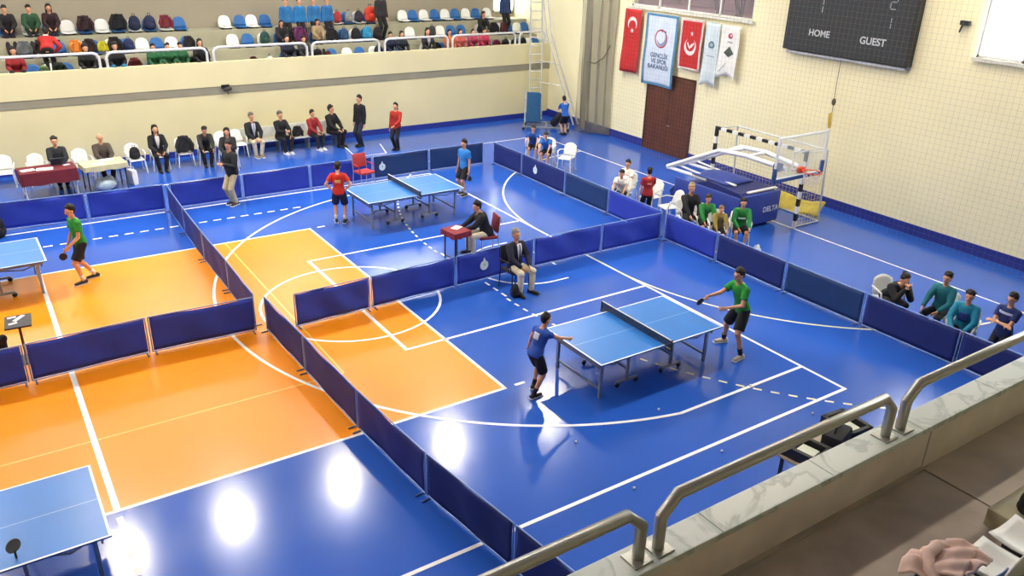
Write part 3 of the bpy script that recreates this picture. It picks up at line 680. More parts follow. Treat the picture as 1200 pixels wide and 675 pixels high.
SEATS = {3: [(-10.1,'b'),(-9.5,'w'),(-8.95,'b'),(-8.47,'w'),(-8.0,'b'),(-7.5,'w'),(-7.05,'b'),(-6.56,'w'),(-6.1,'b'),(-5.62,'w'),(-5.16,'b'),(-3.69,'w'),(-3.17,'b'),(-2.77,'w'),(-2.3,'b'),
             (.27,'w'),(.72,'b'),(1.15,'w'),(1.6,'b'),(3.01,'w'),(3.44,'b'),(3.92,'w'),(4.4,'b'),(4.86,'w'),(5.31,'b'),(5.8,'w'),(6.27,'b'),(6.8,'w')],
         2: [(-9.8,'b'),(-9.3,'w'),(-8.9,'b'),(-8.4,'w'),(-7.95,'b'),(-7.45,'w'),(-7.0,'b'),(-6.54,'w'),(-6.1,'b'),(-5.65,'w'),(-5.16,'b'),(-3.7,'w'),(-3.2,'b'),(-2.66,'w'),(-2.1,'b'),(-1.55,'w'),(-.82,'b'),(-.3,'w'),(.2,'b'),(.65,'w'),(1.1,'b'),
             (2.9,'w'),(4.2,'w'),(4.66,'b'),(5.12,'b'),(5.95,'w'),(6.9,'w'),(7.32,'b'),(7.75,'w'),(8.12,'b')],
         1: [(-10.15,'w'),(-9.74,'b'),(-9.3,'w'),(-8.87,'b'),(-8.3,'w'),(-7.5,'b'),(-7.0,'w'),(-6.42,'b'),(-6.0,'w'),(-5.56,'b'),(-5.02,'w'),(-2.2,'b'),(-1.64,'w'),(-1.1,'b'),(-.55,'b'),(.02,'w'),(.5,'b'),(1.05,'w'),(1.6,'b'),(2.08,'w'),(3.1,'w'),(3.8,'b'),(4.4,'w'),(5.05,'b'),(5.6,'w'),(6.3,'b'),(6.8,'w'),(7.25,'b'),(7.8,'w'),(8.14,'b')]}
for r, lst in SEATS.items():
    y, z = ROW[r]; cnt = {'w': 0, 'b': 0}
    for x, c in lst:
        col = 'white' if c == 'w' else 'blue'; cnt[c] += 1; n = cnt[c]
        stand_seat(col, (x, y, z), 0, '%s plastic seat in the far stand %s, %s %s one from the left' % (col, NAMES[r], ORD[n-1], col), 'far stand %s seats, %s' % (col, NAMES[r]))

# ---------------------------------------------------------------- bags and coats left on the far seats
def backpack(label, loc, rz, col, s=1., name='backpack', cat='bag'):
    if loc[1] > 13: s *= 1.15
    t = thing(name, label, cat, loc, rz); m = mat(col, .85, var=.18, scale=8); b = MB()
    b.ell((0,0,.17*s), (.16*s,.1*s,.2*s), None, 14, 10); b.ell((0,.0,.09*s), (.17*s,.115*s,.13*s), None, 14, 10)
    b.build('bag_body', m, t, True, voxel=.016)
    MB().ell((0,-.1*s,.1*s), (.11*s,.05*s,.09*s)).build('front_pocket', m, t, True)
    MB().tube([(-.04*s,.02,.36*s),(-.03*s,.02,.41*s),(.03*s,.02,.41*s),(.04*s,.02,.36*s)], .008*s, 6).build('grab_loop', dark_metal, t)
    for q in (-1,1): MB().tube([(q*.08*s,.09*s,.3*s),(q*.09*s,.13*s,.2*s),(q*.1*s,.1*s,.05*s)], .012*s, 6).build('shoulder_strap', m, t)
    return t
def coat(label, loc, rz, col, s=1., seed=0, name='draped_coat', cat='coat', collar=None):
    t = thing(name, label, cat, loc, rz); rnd = random.Random(seed); m = mat(col, .9, var=.2, scale=7); b = MB()
    ph = rnd.random()*6
    def fn(u, v):
        a = (u-.5)*1.9; fold = .022*math.sin(9*u+ph+3*v)
        zz = (.44-.40*v)*s; rad = (.12+.09*v+fold)*s
        return (math.sin(a)*rad*1.35, -math.cos(a)*rad+.08*s, zz+.02*math.sin(14*u+ph)*v)
    b.sheet(fn, 22, 10, .03*s); b.ell((0,0,.1*s), (.17*s,.12*s,.11*s)); b.ell((0,.0,.34*s), (.15*s,.1*s,.11*s))
    b.build('coat_body', m, t, True, voxel=.016)
    for q in (-1,1): MB().tube([(q*.13*s,-.05*s,.36*s),(q*.2*s,-.1*s,.2*s),(q*.17*s,-.16*s,.03*s)], [.045*s,.05*s,.04*s], 10).build('sleeve', m, t, True)
    MB().tube([(-.07*s,-.05*s,.4*s),(0,-.1*s,.41*s),(.07*s,-.05*s,.4*s)], .02*s, 8).build('collar', mat(collar or col, .85), t, True)
    return t
y3, y2, y1 = ROW[3][0]-.02, ROW[2][0]-.02, ROW[1][0]-.02
z3, z2, z1 = ROW[3][1]+.1, ROW[2][1]+.1, ROW[1][1]+.1
coat('dark maroon coat over a back row seat, left of a white seat', (-8.0,y3,z3), .1, '#2d1a1f', 1.05, 1)
coat('black coat draped over a back row seat, pointed at the top', (-7.05,y3,z3), -.1, '#131318', 1.1, 2)
backpack('navy bag on a back row seat beside the pointed black coat', (-6.56,y3,z3), .1, '#1a2340')
backpack('navy bag with pale blue top on a back row seat, left of the maroon jacket', (-6.1,y3,z3), -.2, '#252c4c')
coat('maroon jacket hanging over a back row seat next to a blue seat', (-5.62,y3,z3), 0, '#6d2732', .95, 3)
backpack('pink red bag on a back row seat right of the blue jacketed children', (.3,y3,z3), .2, '#a83a3e', .9)
backpack('grey bag on a back row seat right of the pink red bag', (.74,y3,z3), 0, '#8a8a8a', .85)
backpack('dark purple bag on a back row seat left of the big red bag', (1.14,y3,z3), -.1, '#332a3c', .9)
backpack('big bright red bag at the right end of the back row bags', (1.58,y3-.05,z3), .1, '#d6402c', 1.25)
coat('orange jacket on a middle row seat behind the rail bend', (-8.45,y2,z2), .2, '#c9772a', .85, 4)
coat('black and red jacket heaped beside the orange jacket', (-8.08,y2-.05,z2), -.2, '#281a1c', .9, 5)
coat('yellow jacket heaped on a middle row seat', (-7.72,y2-.05,z2), .1, '#b3a922', .7, 6)
coat('black coat on a middle row seat right of the yellow jacket', (-7.35,y2,z2), 0, '#15151a', .95, 7)
backpack('dark green bag with a white panel on a middle row seat behind the white bag', (-2.66,y2,z2), .1, '#21443c', .95)
coat('plum coloured coat on a middle row seat below the blue jacketed children', (-1.45,y2,z2+.02), .1, '#5a2250', 1.1, 8)
coat('black coat spread on the middle row right of the tan vest', (-.28,y2,z2), -.1, '#15161a', .95, 9)
backpack('denim blue bag on the middle row between black coats', (.2,y2,z2), .1, '#2b4a72', .95)
backpack('black holdall with white stripe on the middle row', (.65,y2,z2), -.2, '#17181c', .95)
backpack('teal blue bag on the middle row below the big red bag', (1.1,y2,z2), .1, '#2b86b0', 1.05)
backpack('light green bag beside the red front row spectator', (-9.46,y1,z1), .2, '#6f8a5c', .75)
coat('maroon jacket over a front row seat left of the three green jackets', (-7.0,y1,z1), 0, '#5c1d22', .9, 10)
coat('maroon jacket lying on the bare front row bench', (-3.35,y1,ROW[1][1]), .1, '#5a2a28', .75, 11)
backpack('white bag lying on the bare front row bench', (-2.82,y1-.06,ROW[1][1]), .4, '#dedcd8', .8)
backpack('black bag on a front row seat beside the second rail', (-1.12,y1,z1), 0, '#1b1b20', .9)
backpack('maroon bag on a front row seat left of two blue seats', (-.78,y1-.08,z1), .2, '#571f26', .7)
coat('dark red jacket on a front row seat right of the bright pink jacket', (6.15,y1,z1), .1, '#6c2230', .8, 12)
backpack('black bag on a front row seat near the ladder, leftmost of three', (6.6,y1,z1), .1, '#19191d', .9)
backpack('black bag on a front row seat near the ladder, middle of three', (7.02,y1,z1), -.1, '#1c1a1e', .85)
backpack('black bag on a front row seat near the ladder, rightmost of three', (7.42,y1,z1), .1, '#151518', .9)

for n, (kind, lb, x, r, col, s_) in enumerate((
 ('c','black coat on a front row seat between grey bag and teal trousers',-7.95,1,'#17171b',.95),('c','dark green coat on a front row seat beside the red jacketed spectator',-9.05,1,'#1f2b24',.85),('b','black bag on the front row left of the bare bench',-5.28,1,'#151519',.8),
 ('c','black coat on the front row left of the grey clad spectator',-1.9,1,'#1a1a1f',.9),('b','dark navy bag on the front row left of the jeans',1.15,1,'#1c2130',.9),('c','black coat on the front row right of the pale scarf woman',3.5,1,'#19181c',.85),
 ('c','grey coat over the first middle row seat at the left',-9.82,2,'#5d6266',.9),('c','dark brown coat over a middle row seat behind the red bending jacket',-9.35,2,'#2c2422',.95),('b','navy bag on a middle row blue seat left of the round white seat',-6.95,2,'#1d2a52',.85),
 ('c','black coat on the middle row left of the bare bench',-5.16,2,'#1b1b20',.8),('c','black coat on the middle row left of the plum coat',-1.85,2,'#18181c',1.0),('b','black bag on the middle row right of the teal blue bag',1.5,2,'#19191e',.95),
 ('c','black coat on the middle row right of the woman in black',6.5,2,'#19181d',.9),('c','dark red coat on the middle row before the far stand window',6.95,2,'#4c2028',.85),('b','dark grey bag on the middle row above the orange jacket',3.75,2,'#3a3b40',.85))):
    y_, z_ = (y1, z1) if r == 1 else (y2, z2)
    (coat if kind == 'c' else backpack)(lb, (x, y_, z_), ((n*37) % 7-3)*.08, col, s_, **({'seed': 40+n} if kind == 'c' else {}))
# ---------------------------------------------------------------- table tennis tables
T_BLUE = mat('#2a78cc', .3, var=.05, scale=2); T_EDGE = mat('#e8eef2', .4, var=.02); LEGM = mat('#8e959c', .4, .5); FRM = mat('#7a838c', .45, .4)
def net_material():
    m = bpy.data.materials.new('net_mesh'); m.use_nodes = True; b = m.node_tree.nodes['Principled BSDF']
    b.inputs['Base Color'].default_value = (*lin('#16203c'), 1); b.inputs['Alpha'].default_value = .72; b.inputs['Roughness'].default_value = .8; return m
NETM = net_material()
def tt_table(label, loc, rz):
    t = thing('table_tennis_table', label, 'table', loc, rz, 'table tennis tables')
    for q in (-1, 1):
        b = MB(); a0, a1 = (.004, 1.37) if q > 0 else (-1.37, -.004)
        b.rbox(((a0+a1)/2, 0, .749), (a1-a0, 1.525, .022), .004)
        z = .7608; b.mat(1)
        def st(x0, x1, y0, y1): b.add([(x0,y0,z),(x1,y0,z),(x1,y1,z),(x0,y1,z)], [(0,1,2,3)])
        st(a0, a1, -.7625, -.735); st(a0, a1, .735, .7625); st(*((1.34,1.37) if q > 0 else (-1.37,-1.34)), -.7625, .7625)
        b.mat(2); st(a0, a1, -.004, .004)
        top = b.build('table_top', [T_BLUE, T_EDGE, mat('#a9cdf0', .35, var=.02)], t)
        f = MB()
        for y in (-.66, .66): f.bb(min(q*.06,q*1.3), max(q*.06,q*1.3), y-.02, y+.02, .675, .738)
        for x in (.08, .68, 1.28): f.bb(q*x-.015, q*x+.015, -.66, .66, .69, .738)
        f.bb(q*1.27-.012, q*1.27+.012, -.64, .64, .6, .74); f.tube([(q*1.26,.6,.7),(q*.95,.6,.58),(q*.5,.46,.6)], .012, 6); f.tube([(q*1.26,-.6,.7),(q*.95,-.6,.58),(q*.5,-.46,.6)], .012, 6)
        f.build('frame', FRM, t)
        for y in (-.58, .58):
            MB().rbox((q*1.2, y, .355), (.05, .05, .67), .006).build('leg', LEGM, t)
            lg = MB().rbox((q*.5, y*.78, .4), (.04, .05, .6), .006); lg.rbox((q*.5, y*.78, .1), (.46, .05, .04), .008)
            lg = lg.build('leg', LEGM, t)
            for k in (-1, 1):
                MB().lathe([(.005,-.014),(.045,-.014),(.05,0),(.045,.014),(.005,.014)], (q*.5+k*.21, y*.78, .05), 12, Matrix.Rotation(PI/2, 4, 'X')).build('caster', dark_metal, lg, True)
        MB().bb(q*1.2-.012, q*1.2+.012, -.58, .58, .16, .2).build('cross_bar', FRM, t)
        MB().bb(q*.5-.012, q*.5+.012, -.45, .45, .28, .32).build('cross_bar', FRM, t)
    n = MB().bb(-.003, .003, -.9, .9, .766, .9).build('net', NETM, t)
    MB().bb(-.006, .006, -.9, .9, .898, .914).build('net_tape', white_line, n)
    for q in (-1, 1):
        p = MB().tube([(0,q*.91,.72),(0,q*.91,.918)], .012, 8).rbox((0,q*.85,.728),(.06,.14,.03),.004).build('net_post', dark_metal, t)
    return t
t0 = tt_table('blue table tennis table between the blue vest player and the striding green shirted player', (-2.65,-5.0,0), 0)
dup(t0, (-2.46,4.28,0), R(1), 'blue table tennis table between the red player and the light blue player')
dup(t0, (-12.24,3.94,0), R(1), 'blue table tennis table cut by the left edge, beside the walking green shirted player')
dup(t0, (-12.56,-5.2,0), 0, 'large blue table tennis table in the bottom left corner of the photo')
# bat resting upright at the near edge of the bottom left table
t = thing('table_tennis_bat', 'grey brown bat standing on the edge of the bottom left table', 'bat', (-12.1,-5.83,.762), R(25))
MB().prism([(.078*math.cos(a), .085*math.sin(a)) for a in [2*PI*k/20 for k in range(20)]], (0,.012,0), (0,0,.17), (1,0,0), (0,0,1)).build('blade', mat('#6f6a58', .7), t)
MB().capsule((0,.006,.012), (0,.006,.1), .013, .014, 8).build('handle', mat('#4a3a2c', .6), t, True)
for i, (x, y, lb) in enumerate(((-3.24,-6.35,'under the near edge of the nearest full table'), (-4.95,-6.38,'in the glare below the blue vest player'), (-4.93,-7.68,'beside the near sideline, left one'), (-3.22,-7.7,'beside the near sideline, right one'), (-1.17,-7.74,'inside the near court corner'), (-1.35,-6.6,'on the yellow dashed line'))):
    o = MB().ell((0,0,.02), (.02,.02,.02), None, 12, 8).build('ball', mat('#f4f2ea', .4, var=.02), None, True); o.location = (x, y, .002)
    tag(o, 'small white ball on the blue floor %s' % lb, 'ball', 'loose table tennis balls')

# ---------------------------------------------------------------- barrier panels
BF = {'b': mat('#2941b2', .75, var=.1, scale=3), 'd': mat('#16286e', .7, var=.1, scale=3), 't': mat('#173a6e', .65, var=.1, scale=3), 'v': mat('#27307c', .7, var=.14, scale=3)}
BFR = mat('#7f9bd2', .4, .3, var=.04)
def barrier(p, q, fab, label, group, emblem=None, sag=.012, seed=0, emx=0.):
    p, q = V((*p,0)), V((*q,0)); d = q-p; L = d.length-.05; rz = math.atan2(d.y, d.x); rnd = random.Random(seed)
    t = thing('barrier_panel', label, 'barrier', (p+q)/2, rz, group)
    h = L/2; a, b_, c_ = rnd.random()*6, rnd.random()*6, rnd.uniform(.7,1.3)
    def fn(u, v):
        x = -h+.02+(L-.04)*u; z = .05+.635*v
        dip = sag*(.5+.5*math.sin(5*u*c_+a))*math.sin(PI*u)*v
        return (x, sag*.9*math.sin(3.2*u*c_*PI+a+1.5*v)*math.sin(PI*u)*math.sin(PI*(.15+.7*v))+.5*sag*math.sin(11*u+b_+4*v)*math.sin(PI*v), z-dip)
    MB().sheet(fn, 26, 8, .006).build('fabric', BF[fab], t, True)
    f = MB(); r = .0125
    f.tube([(-h,0,.03),(h,0,.03)], .011, 6); f.tube([(-h,0,.7),(h,0,.7)], .011, 6)
    for s_ in (-1, 1): f.tube([(s_*h,0,.03),(s_*h,0,.7)], r, 8)
    f.build('frame', BFR, t)
    for s_ in (-1, 1): MB().rbox((s_*(h-.05),0,.012), (.025,.26,.02), .005).build('foot', mat('#5a6c98', .5, .3), t)
    if emblem:
        y = -.012*emblem; e = MB(); o = V((emx, y-.012*emblem, .36)); ux = V((emblem,0,0))
        e.prism([(.105*math.cos(k), .11*math.sin(k)) for k in [2*PI*i/24 for i in range(24)]], (0,-.006*emblem,0), o, ux, (0,0,1))
        e.prism([(-.03,.1),(.03,.1),(.008,.17),(-.008,.17)], (0,-.006*emblem,0), o, ux, (0,0,1))
        eo = e.build('emblem', mat('#dff2f6', .6, var=.03), t)
        g = MB().prism([(.012*math.cos(k)+.004, .035*math.sin(k)+.015) for k in [2*PI*i/12 for i in range(12)]], (0,-.003*emblem,0), o+V((0,-.006*emblem,0)), ux, (0,0,1))
        g.build('emblem_mark', mat('#7fa7a0', .6), eo)
    return t
def run(pts, cols, labels, group, em={}, sag=.012, seed=0, gaps=()):
    for i in range(len(pts)-1):
        if i in gaps: continue
        barrier(pts[i], pts[i+1], cols[i], labels[i], group, em.get(i, (None, 0))[0], sag, seed+i, em.get(i, (None, 0))[1])
run([(-13.55,-.42),(-11.6,-.36),(-9.72,-.3),(-7.86,-.38)], 'bbb', ['blue barrier panel of the cross row at the left edge, by the black score table','blue barrier panel of the cross row right of the black score table','blue barrier panel of the cross row ending left of the gap at the crossing'], 'cross barrier panels', sag=.018, seed=3)
run([(-7.22,-.62),(-5.63,-.56),(-3.63,-.46),(-1.56,-.38),(.4,-.4),(2.3,-.43)], 'bbbbb', ['wrinkled blue barrier panel right of the crossing, over the orange floor','wrinkled blue barrier panel across the orange and blue floor edge','blue barrier panel with a round white emblem left of the umpire in cream trousers','blue barrier panel just right of the umpire in cream trousers','blue barrier panel joining the cross row to the right barrier'], 'cross barrier panels', {2: (1, -.32)}, .034, 11)
run([(-7.66,7.56),(-7.74,5.58),(-7.79,3.62),(-7.8,1.68),(-7.84,-.24)], 'vvvv', ['barrier panel at the far end of the long row, touching the back barrier','barrier panel of the long row beside the blue floor left of the clapping umpire','barrier panel of the long row where blue floor meets orange','barrier panel of the long row just beyond the crossing gap'], 'long row barrier panels', sag=.014, seed=21)
run([(-7.7,-.42),(-7.64,-2.28),(-7.58,-4.36),(-7.45,-6.32),(-7.22,-8.1),(-7.0,-9.9)], 'vvvdd', ['barrier panel of the long row just on our side of the crossing, on orange floor','rippled barrier panel of the long row ending at the near orange edge','rippled barrier panel of the long row next to the bright glare spots','smooth dark blue barrier panel of the long row crossing the near sideline','last dark blue barrier panel of the long row, half under the steel handrail'], 'long row barrier panels', sag=.02, seed=31)
run([(-13.4,7.95),(-11.5,7.88),(-9.55,7.76),(-7.7,7.66)], 'bbb', ['blue back barrier panel at the left edge behind the black bag','blue back barrier panel behind the green player at the far left table','blue back barrier panel left of the long row, before the cream covered table'], 'back barrier panels', seed=41)
run([(-7.58,7.66),(-5.7,7.66),(-3.75,7.68),(-1.8,7.7),(.13,7.74),(2.1,7.7)], 'bbbtt', ['plain blue back barrier panel left of the clapping umpire','plain blue back barrier panel right of the clapping umpire','blue back barrier panel behind the red padded chair','dark blue back barrier panel with a round white emblem, below the red jacketed girl','dark blue back barrier panel behind the light blue player'], 'back barrier panels', {3: (1, -.66)}, .01, 51)
run([(2.42,7.6),(2.44,6.0),(2.4,3.72),(2.4,1.76),(2.36,-.38)], 'ddtb', ['right barrier panel at the far corner','right barrier panel with a round white emblem, by the two blue shirted children','dark teal right barrier panel before the children in white','blue right barrier panel joined by the cross row'], 'right barrier panels', {1: (1, -.35)}, .008, 61)
run([(2.38,-.48),(2.4,-2.2),(2.38,-4.2),(2.42,-6.1),(2.45,-8.02),(2.48,-9.95)], 'bdtdd', ['blue right barrier panel before the children in green','right barrier panel behind the green shirted striding player','dark teal right barrier panel between the green player and the hunched person','right barrier panel before the boys in turquoise','right barrier panel with a pale teal emblem under the steel handrail'], 'right barrier panels', {4: (1, .1)}, .008, 71)

# ---------------------------------------------------------------- chairs
def mono_chair(m, label, loc, rz, cat='chair', group=None):
    t = thing('plastic_chair', label, cat, loc, rz, group)
    MB().sheet(lambda u,v: ((v-.45)*.44, (u-.5)*(.44-.05*v), .44-.02*math.sin(PI*u)*math.sin(PI*v)-.015*(v>.99)), 8, 6, .018).build('seat', m, t, True)
    MB().sheet(lambda u,v: (-.2-.11*v-.03*math.sin(PI*u), (u-.5)*(.42+.06*v-.1*v*v), .45+.4*v-.08*v*(2*abs(u-.5))**2), 8, 6, .016).build('backrest', m, t, True)
    for a, b in ((-1,-1),(-1,1),(1,-1),(1,1)):
        MB().tube([(a*.19+.01,b*.2,.44),(a*.22,b*.24,.02)], [.022,.016], 8).build('leg', m, t)
    for b in (-1,1): MB().tube([(-.26,b*.22,.62),(-.05,b*.26,.66),(.16,b*.25,.64),(.2,b*.22,.44)], .016, 8).build('armrest', m, t, True)
    return t
def rod_chair(fabric, frame, label, loc, rz, arms=True):
    t = thing('padded_chair', label, 'chair', loc, rz); f = mat(fabric, .8, var=.1); m = mat(frame, .4, .5)
    MB().rbox((0.02,0,.44), (.44,.46,.07), .03).build('seat', f, t, 'auto')
    MB().rbox((-.22,0,.74), (.05,.42,.4), .022, M=Matrix.Rotation(R(-8), 4, 'Y')).build('backrest', f, t, 'auto')
    for b in (-1,1):
        MB().tube([(.2,b*.23,.015),(.19,b*.23,.42)], .012, 8).build('leg', m, t)
        MB().tube([(-.25,b*.23,.015),(-.2,b*.23,.42),(-.25,b*.23,.9)], .012, 8).build('leg', m, t)
        if arms: MB().tube([(-.22,b*.25,.66),(.12,b*.26,.66),(.19,b*.24,.42)], .013, 8).build('armrest', f, t)
    return t
c0 = mono_chair(white_plastic, 'empty white plastic chair at the left edge of the far wall', (-11.05,11.75,0), R(-95), group='white plastic chairs along the far wall')
for x, y, a, lb in ((-10.25,11.55,-88,'white plastic chair behind the red table, left of the man in dark'), (-9.72,11.35,-90,'white plastic chair under the man at the red table'), (-9.1,11.6,-85,'white plastic chair between the two tables at the far wall'), (-8.58,11.2,-86,'white plastic chair under the man in brown at the cream table'),
    (-7.68,11.6,-85,'white plastic chair with a black bag on it'), (-7.0,11.7,-88,'white plastic chair under the long haired woman'), (-6.25,11.75,-90,'white plastic chair covered by a dark coat right of the long haired woman'), (-5.62,11.7,-95,'white plastic chair under the person with bent head'), (-5.0,11.95,-90,'empty white plastic chair left of the wall bench, farther left one'), (-4.5,12.05,-90,'empty white plastic chair touching the wall bench')):
    dup(c0, (x,y,0), R(a), lb)
dup(c0, (-5.15,10.7,0), R(-110), 'white plastic chair under the person in the dark coat behind the clapping umpire')
GR = 'white plastic chairs behind the right barrier'
for x, y, a, lb in ((3.85,7.4,-130,'white plastic chair under the left dark blue shirted child'), (3.85,6.6,-140,'white plastic chair under the bending blue shirted child'), (4.0,5.75,-150,'empty white plastic chair by the two blue shirted children'), (3.05,1.95,215,'white plastic chair under the leaning child in white'), (3.5,2.3,205,'white plastic chair under the upright child in white'),
    (3.55,1.35,190,'empty white plastic chair behind the standing red shirt'), (3.4,.45,170,'empty white plastic chair beside the standing red shirt, before it'), (3.2,-.4,-110,'white plastic chair under the coach in black'), (3.25,-.95,-120,'white plastic chair under the green jacket beside the coach'), (3.2,-1.45,-125,'white plastic chair under the small light haired child'), (3.7,-1.7,-130,'white plastic chair under the right green jacket'),
    (3.1,-6.15,240,'white plastic chair under the hunched person in black'), (3.45,-7.05,185,'white plastic chair under the boy in teal'), (3.05,-7.72,195,'white plastic chair under the boy in turquoise')):
    dup(c0, (x,y,0), R(a), lb, GR)
rod_chair('#b03a3c', '#b9b4b0', 'empty red padded chair with armrests before the back barrier', (-2.3,7.2,0), R(-80))
rod_chair('#23242c', '#30323a', 'dark padded chair under the grey haired umpire in cream trousers', (-2.56,-1.12,0), R(-84))
rod_chair('#7a2530', '#c2c2c6', 'dark red padded chair under the umpire at the small red table', (-2.0,.92,0), R(168), False)
rod_chair('#1c1c20', '#26262b', 'black chair under the umpire at the left edge', (-12.28,.3,0), R(40))
# wall bench
t = thing('long_bench', 'long pale bench along the far wall under the seated officials', 'bench', (-2.65,12.2,0), 0)
MB().rbox((0,0,.42), (3.3,.42,.05), .012).build('seat', mat('#c9cbc4', .6), t)
MB().rbox((0,.24,.66), (3.3,.04,.34), .012).build('backrest', mat('#d6d8cf', .6), t)
for x in (-1.5,-.5,.5,1.5): MB().bb(x-.025,x+.025,-.16,.2,0,.4).build('leg', grey_metal, t)
coat('black coat lying on the wall bench between the white sheet and the red jacket', (-2.5,12.15,.45), 0, '#18181b', .8, 20)

# ---------------------------------------------------------------- tables and papers
def small_table(label, loc, rz, L, W_, top, leg, cloth=None, cl=None, H=.75, name='folding_table'):
    t = thing(name, label, 'table', loc, rz)
    MB().rbox((0,0,H-.015), (L,W_,.03), .008).build('table_top', mat(top, .6), t)
    for a in (-1,1):
        for b in (-1,1): MB().tube([(a*(L/2-.06),b*(W_/2-.06),0),(a*(L/2-.06),b*(W_/2-.06),H-.03)], .017, 8).build('leg', mat(leg, .4, .3), t)
        MB().tube([(a*(L/2-.06),-(W_/2-.06),.12),(a*(L/2-.06),W_/2-.06,.12)], .012, 6).build('cross_bar', mat(leg, .4, .3), t)
    if cloth:
        o = MB(); hx, hy = L/2+.012, W_/2+.012
        ring = []
        n = 64
        for k in range(n):
            u = k/n*4; s_ = int(u); f = u-s_
            x, y = [(-hx+2*hx*f,-hy),(hx,-hy+2*hy*f),(hx-2*hx*f,hy),(-hx,hy-2*hy*f)][s_]; ring.append((x,y))
        def lay(z, w): return [(x*(1+w*math.sin(k*1.7)), y*(1+w*math.sin(k*1.3)), z+(.012*math.sin(k*.9) if w else 0)) for k, (x, y) in enumerate(ring)]
        o.ring_loft([lay(H+.006,0), lay(H-.05,.004), lay(H-cl*.6,.012), lay(H-cl,.02)], cap=False)
        o.add([(*p, H+.006) for p in ring], [tuple(range(n))])
        c = o.build('tablecloth', mat(cloth, .8, var=.1), None, True); c.location = loc; c.rotation_euler = (0,0,rz)
        tag(c, cl_label[cloth], 'tablecloth')
    return t
cl_label = {'#6e1c28': 'dark red cloth over the table before the far wall', '#cfc79a': 'cream cloth over the second table before the far wall', '#7e2430': 'red cloth on the small umpire table behind the cross barrier'}
small_table('white legged table under the dark red cloth, before the far wall', (-10.1,10.45,0), R(3), 1.35, .75, '#d8d6d0', '#d9dada', '#6e1c28', .34)
small_table('dark legged table under the cream cloth, before the far wall', (-8.72,10.4,0), R(6), 1.1, .7, '#9a8a6a', '#2a2a2e', '#cfc79a', .14)
small_table('small dark umpire table under the red cloth behind the cross barrier', (-2.86,.86,0), R(8), .46, .5, '#3a2420', '#1d1d20', '#7e2430', .13)
def sheet_of_paper(label, loc, rz, s=(.3,.21), col=None, group=None):
    o = MB().rbox((0,0,0), (s[0],s[1],.006), .002).build('paper_sheet', col or paper); o.location = loc; o.rotation_euler = (0,0,rz); return tag(o, label, 'paper', group)
sheet_of_paper('pile of white papers at the left end of the red table', (-10.55,10.4,.763), .2, (.34,.24))
sheet_of_paper('white papers in the middle of the red table', (-10.15,10.35,.763), -.1, (.4,.28))
sheet_of_paper('small white card at the right end of the red table', (-9.6,10.55,.763), .3, (.16,.12))
sheet_of_paper('white papers before the man in brown on the cream table', (-8.6,10.6,.762), .1, (.36,.22))
sheet_of_paper('white sheet at the near edge of the cream table', (-8.85,10.25,.762), -.3, (.3,.2))
sheet_of_paper('white sheet before the umpire on the small red table', (-2.8,.95,.763), .5, (.24,.18))
o = MB().rbox((0,0,.09), (.36,.03,.24), .008, M=Matrix.Rotation(R(20), 4, 'X')).rbox((0,.14,.005), (.36,.26,.02), .006).build('laptop', mat('#24303e', .4)); o.location = (-9.78,10.6,.765); tag(o, 'dark laptop standing open before the man at the red table', 'laptop')
t = thing('carrier_bag', 'white carrier bag standing right of the cream table', 'bag', (-8.0,10.5,0), R(-70))
MB().ring_loft([[(x*(.16-.01*z)+.0*z, y*(.06+.02*math.sin(3*z)), z*.42) for x, y in ((-1,-1),(0,-1.15),(1,-1),(1.05,0),(1,1),(0,1.15),(-1,1),(-1.05,0))] for z in (0.02,.35,.7,1.)]).build('bag_body', white_plastic, t, 'auto')
for q in (-1,1): MB().tube([(-.06,q*.05,.41),(-.05,q*.03,.52),(.05,q*.03,.52),(.06,q*.05,.41)], .006, 6).build('handle', white_plastic, t)
o = MB().ell((0,0,.16), (.3,.22,.19), None, 14, 9).ell((.12,.05,.26), (.14,.12,.12)).ell((-.15,0,.24), (.12,.14,.1)).build('plastic_sack', mat('#a9bcc4', .35, var=.15), None, True, voxel=.02); o.location = (-8.75,10.3,0); tag(o, 'pale filled plastic sack under the cream table', 'bag')
backpack('black bag on the white plastic chair left of the long haired woman', (-7.68,11.6,.46), R(5), '#17171b', .95)
coat('dark coat with a hood over the white chair right of the long haired woman', (-6.25,11.68,.46), 0, '#1b1b1f', 1.15, 30)
backpack('black bag standing on the floor at the left end of the back barrier', (-11.62,7.45,0), R(10), '#101113', 1.55)
backpack('black bag on the floor beside the shoes of the grey haired umpire', (-2.78,-1.5,0), R(40), '#101114', .75)
backpack('crumpled white bag on the floor right of the children in green', (3.75,-2.3,0), R(40), '#e6ebee', .6)
# score table at the left with flip cards
t = thing('score_table', 'small black score table with a single post behind the cross barrier at the left', 'table', (-11.58,.52,0), R(-4))
MB().rbox((0,0,.735), (.4,.52,.03), .006).build('table_top', mat('#26201e', .5), t); MB().tube([(0,0,.02),(0,0,.72)], .022, 8).build('post', mat('#5a3a26', .5), t)
MB().rbox((0,0,.012), (.36,.4,.024), .006).build('base', dark_metal, t)
for x, y, a, lb in ((.02,.1,.9,'white card lying slanted on the black score table, largest'), (-.08,-.08,.2,'small white card at the near side of the black score table'), (-.08,.18,.1,'small pale card at the far side of the black score table')):
    sheet_of_paper(lb, (-11.58+x,.52+y,.754), a, (.24,.07) if 'largest' in lb else (.13,.06))
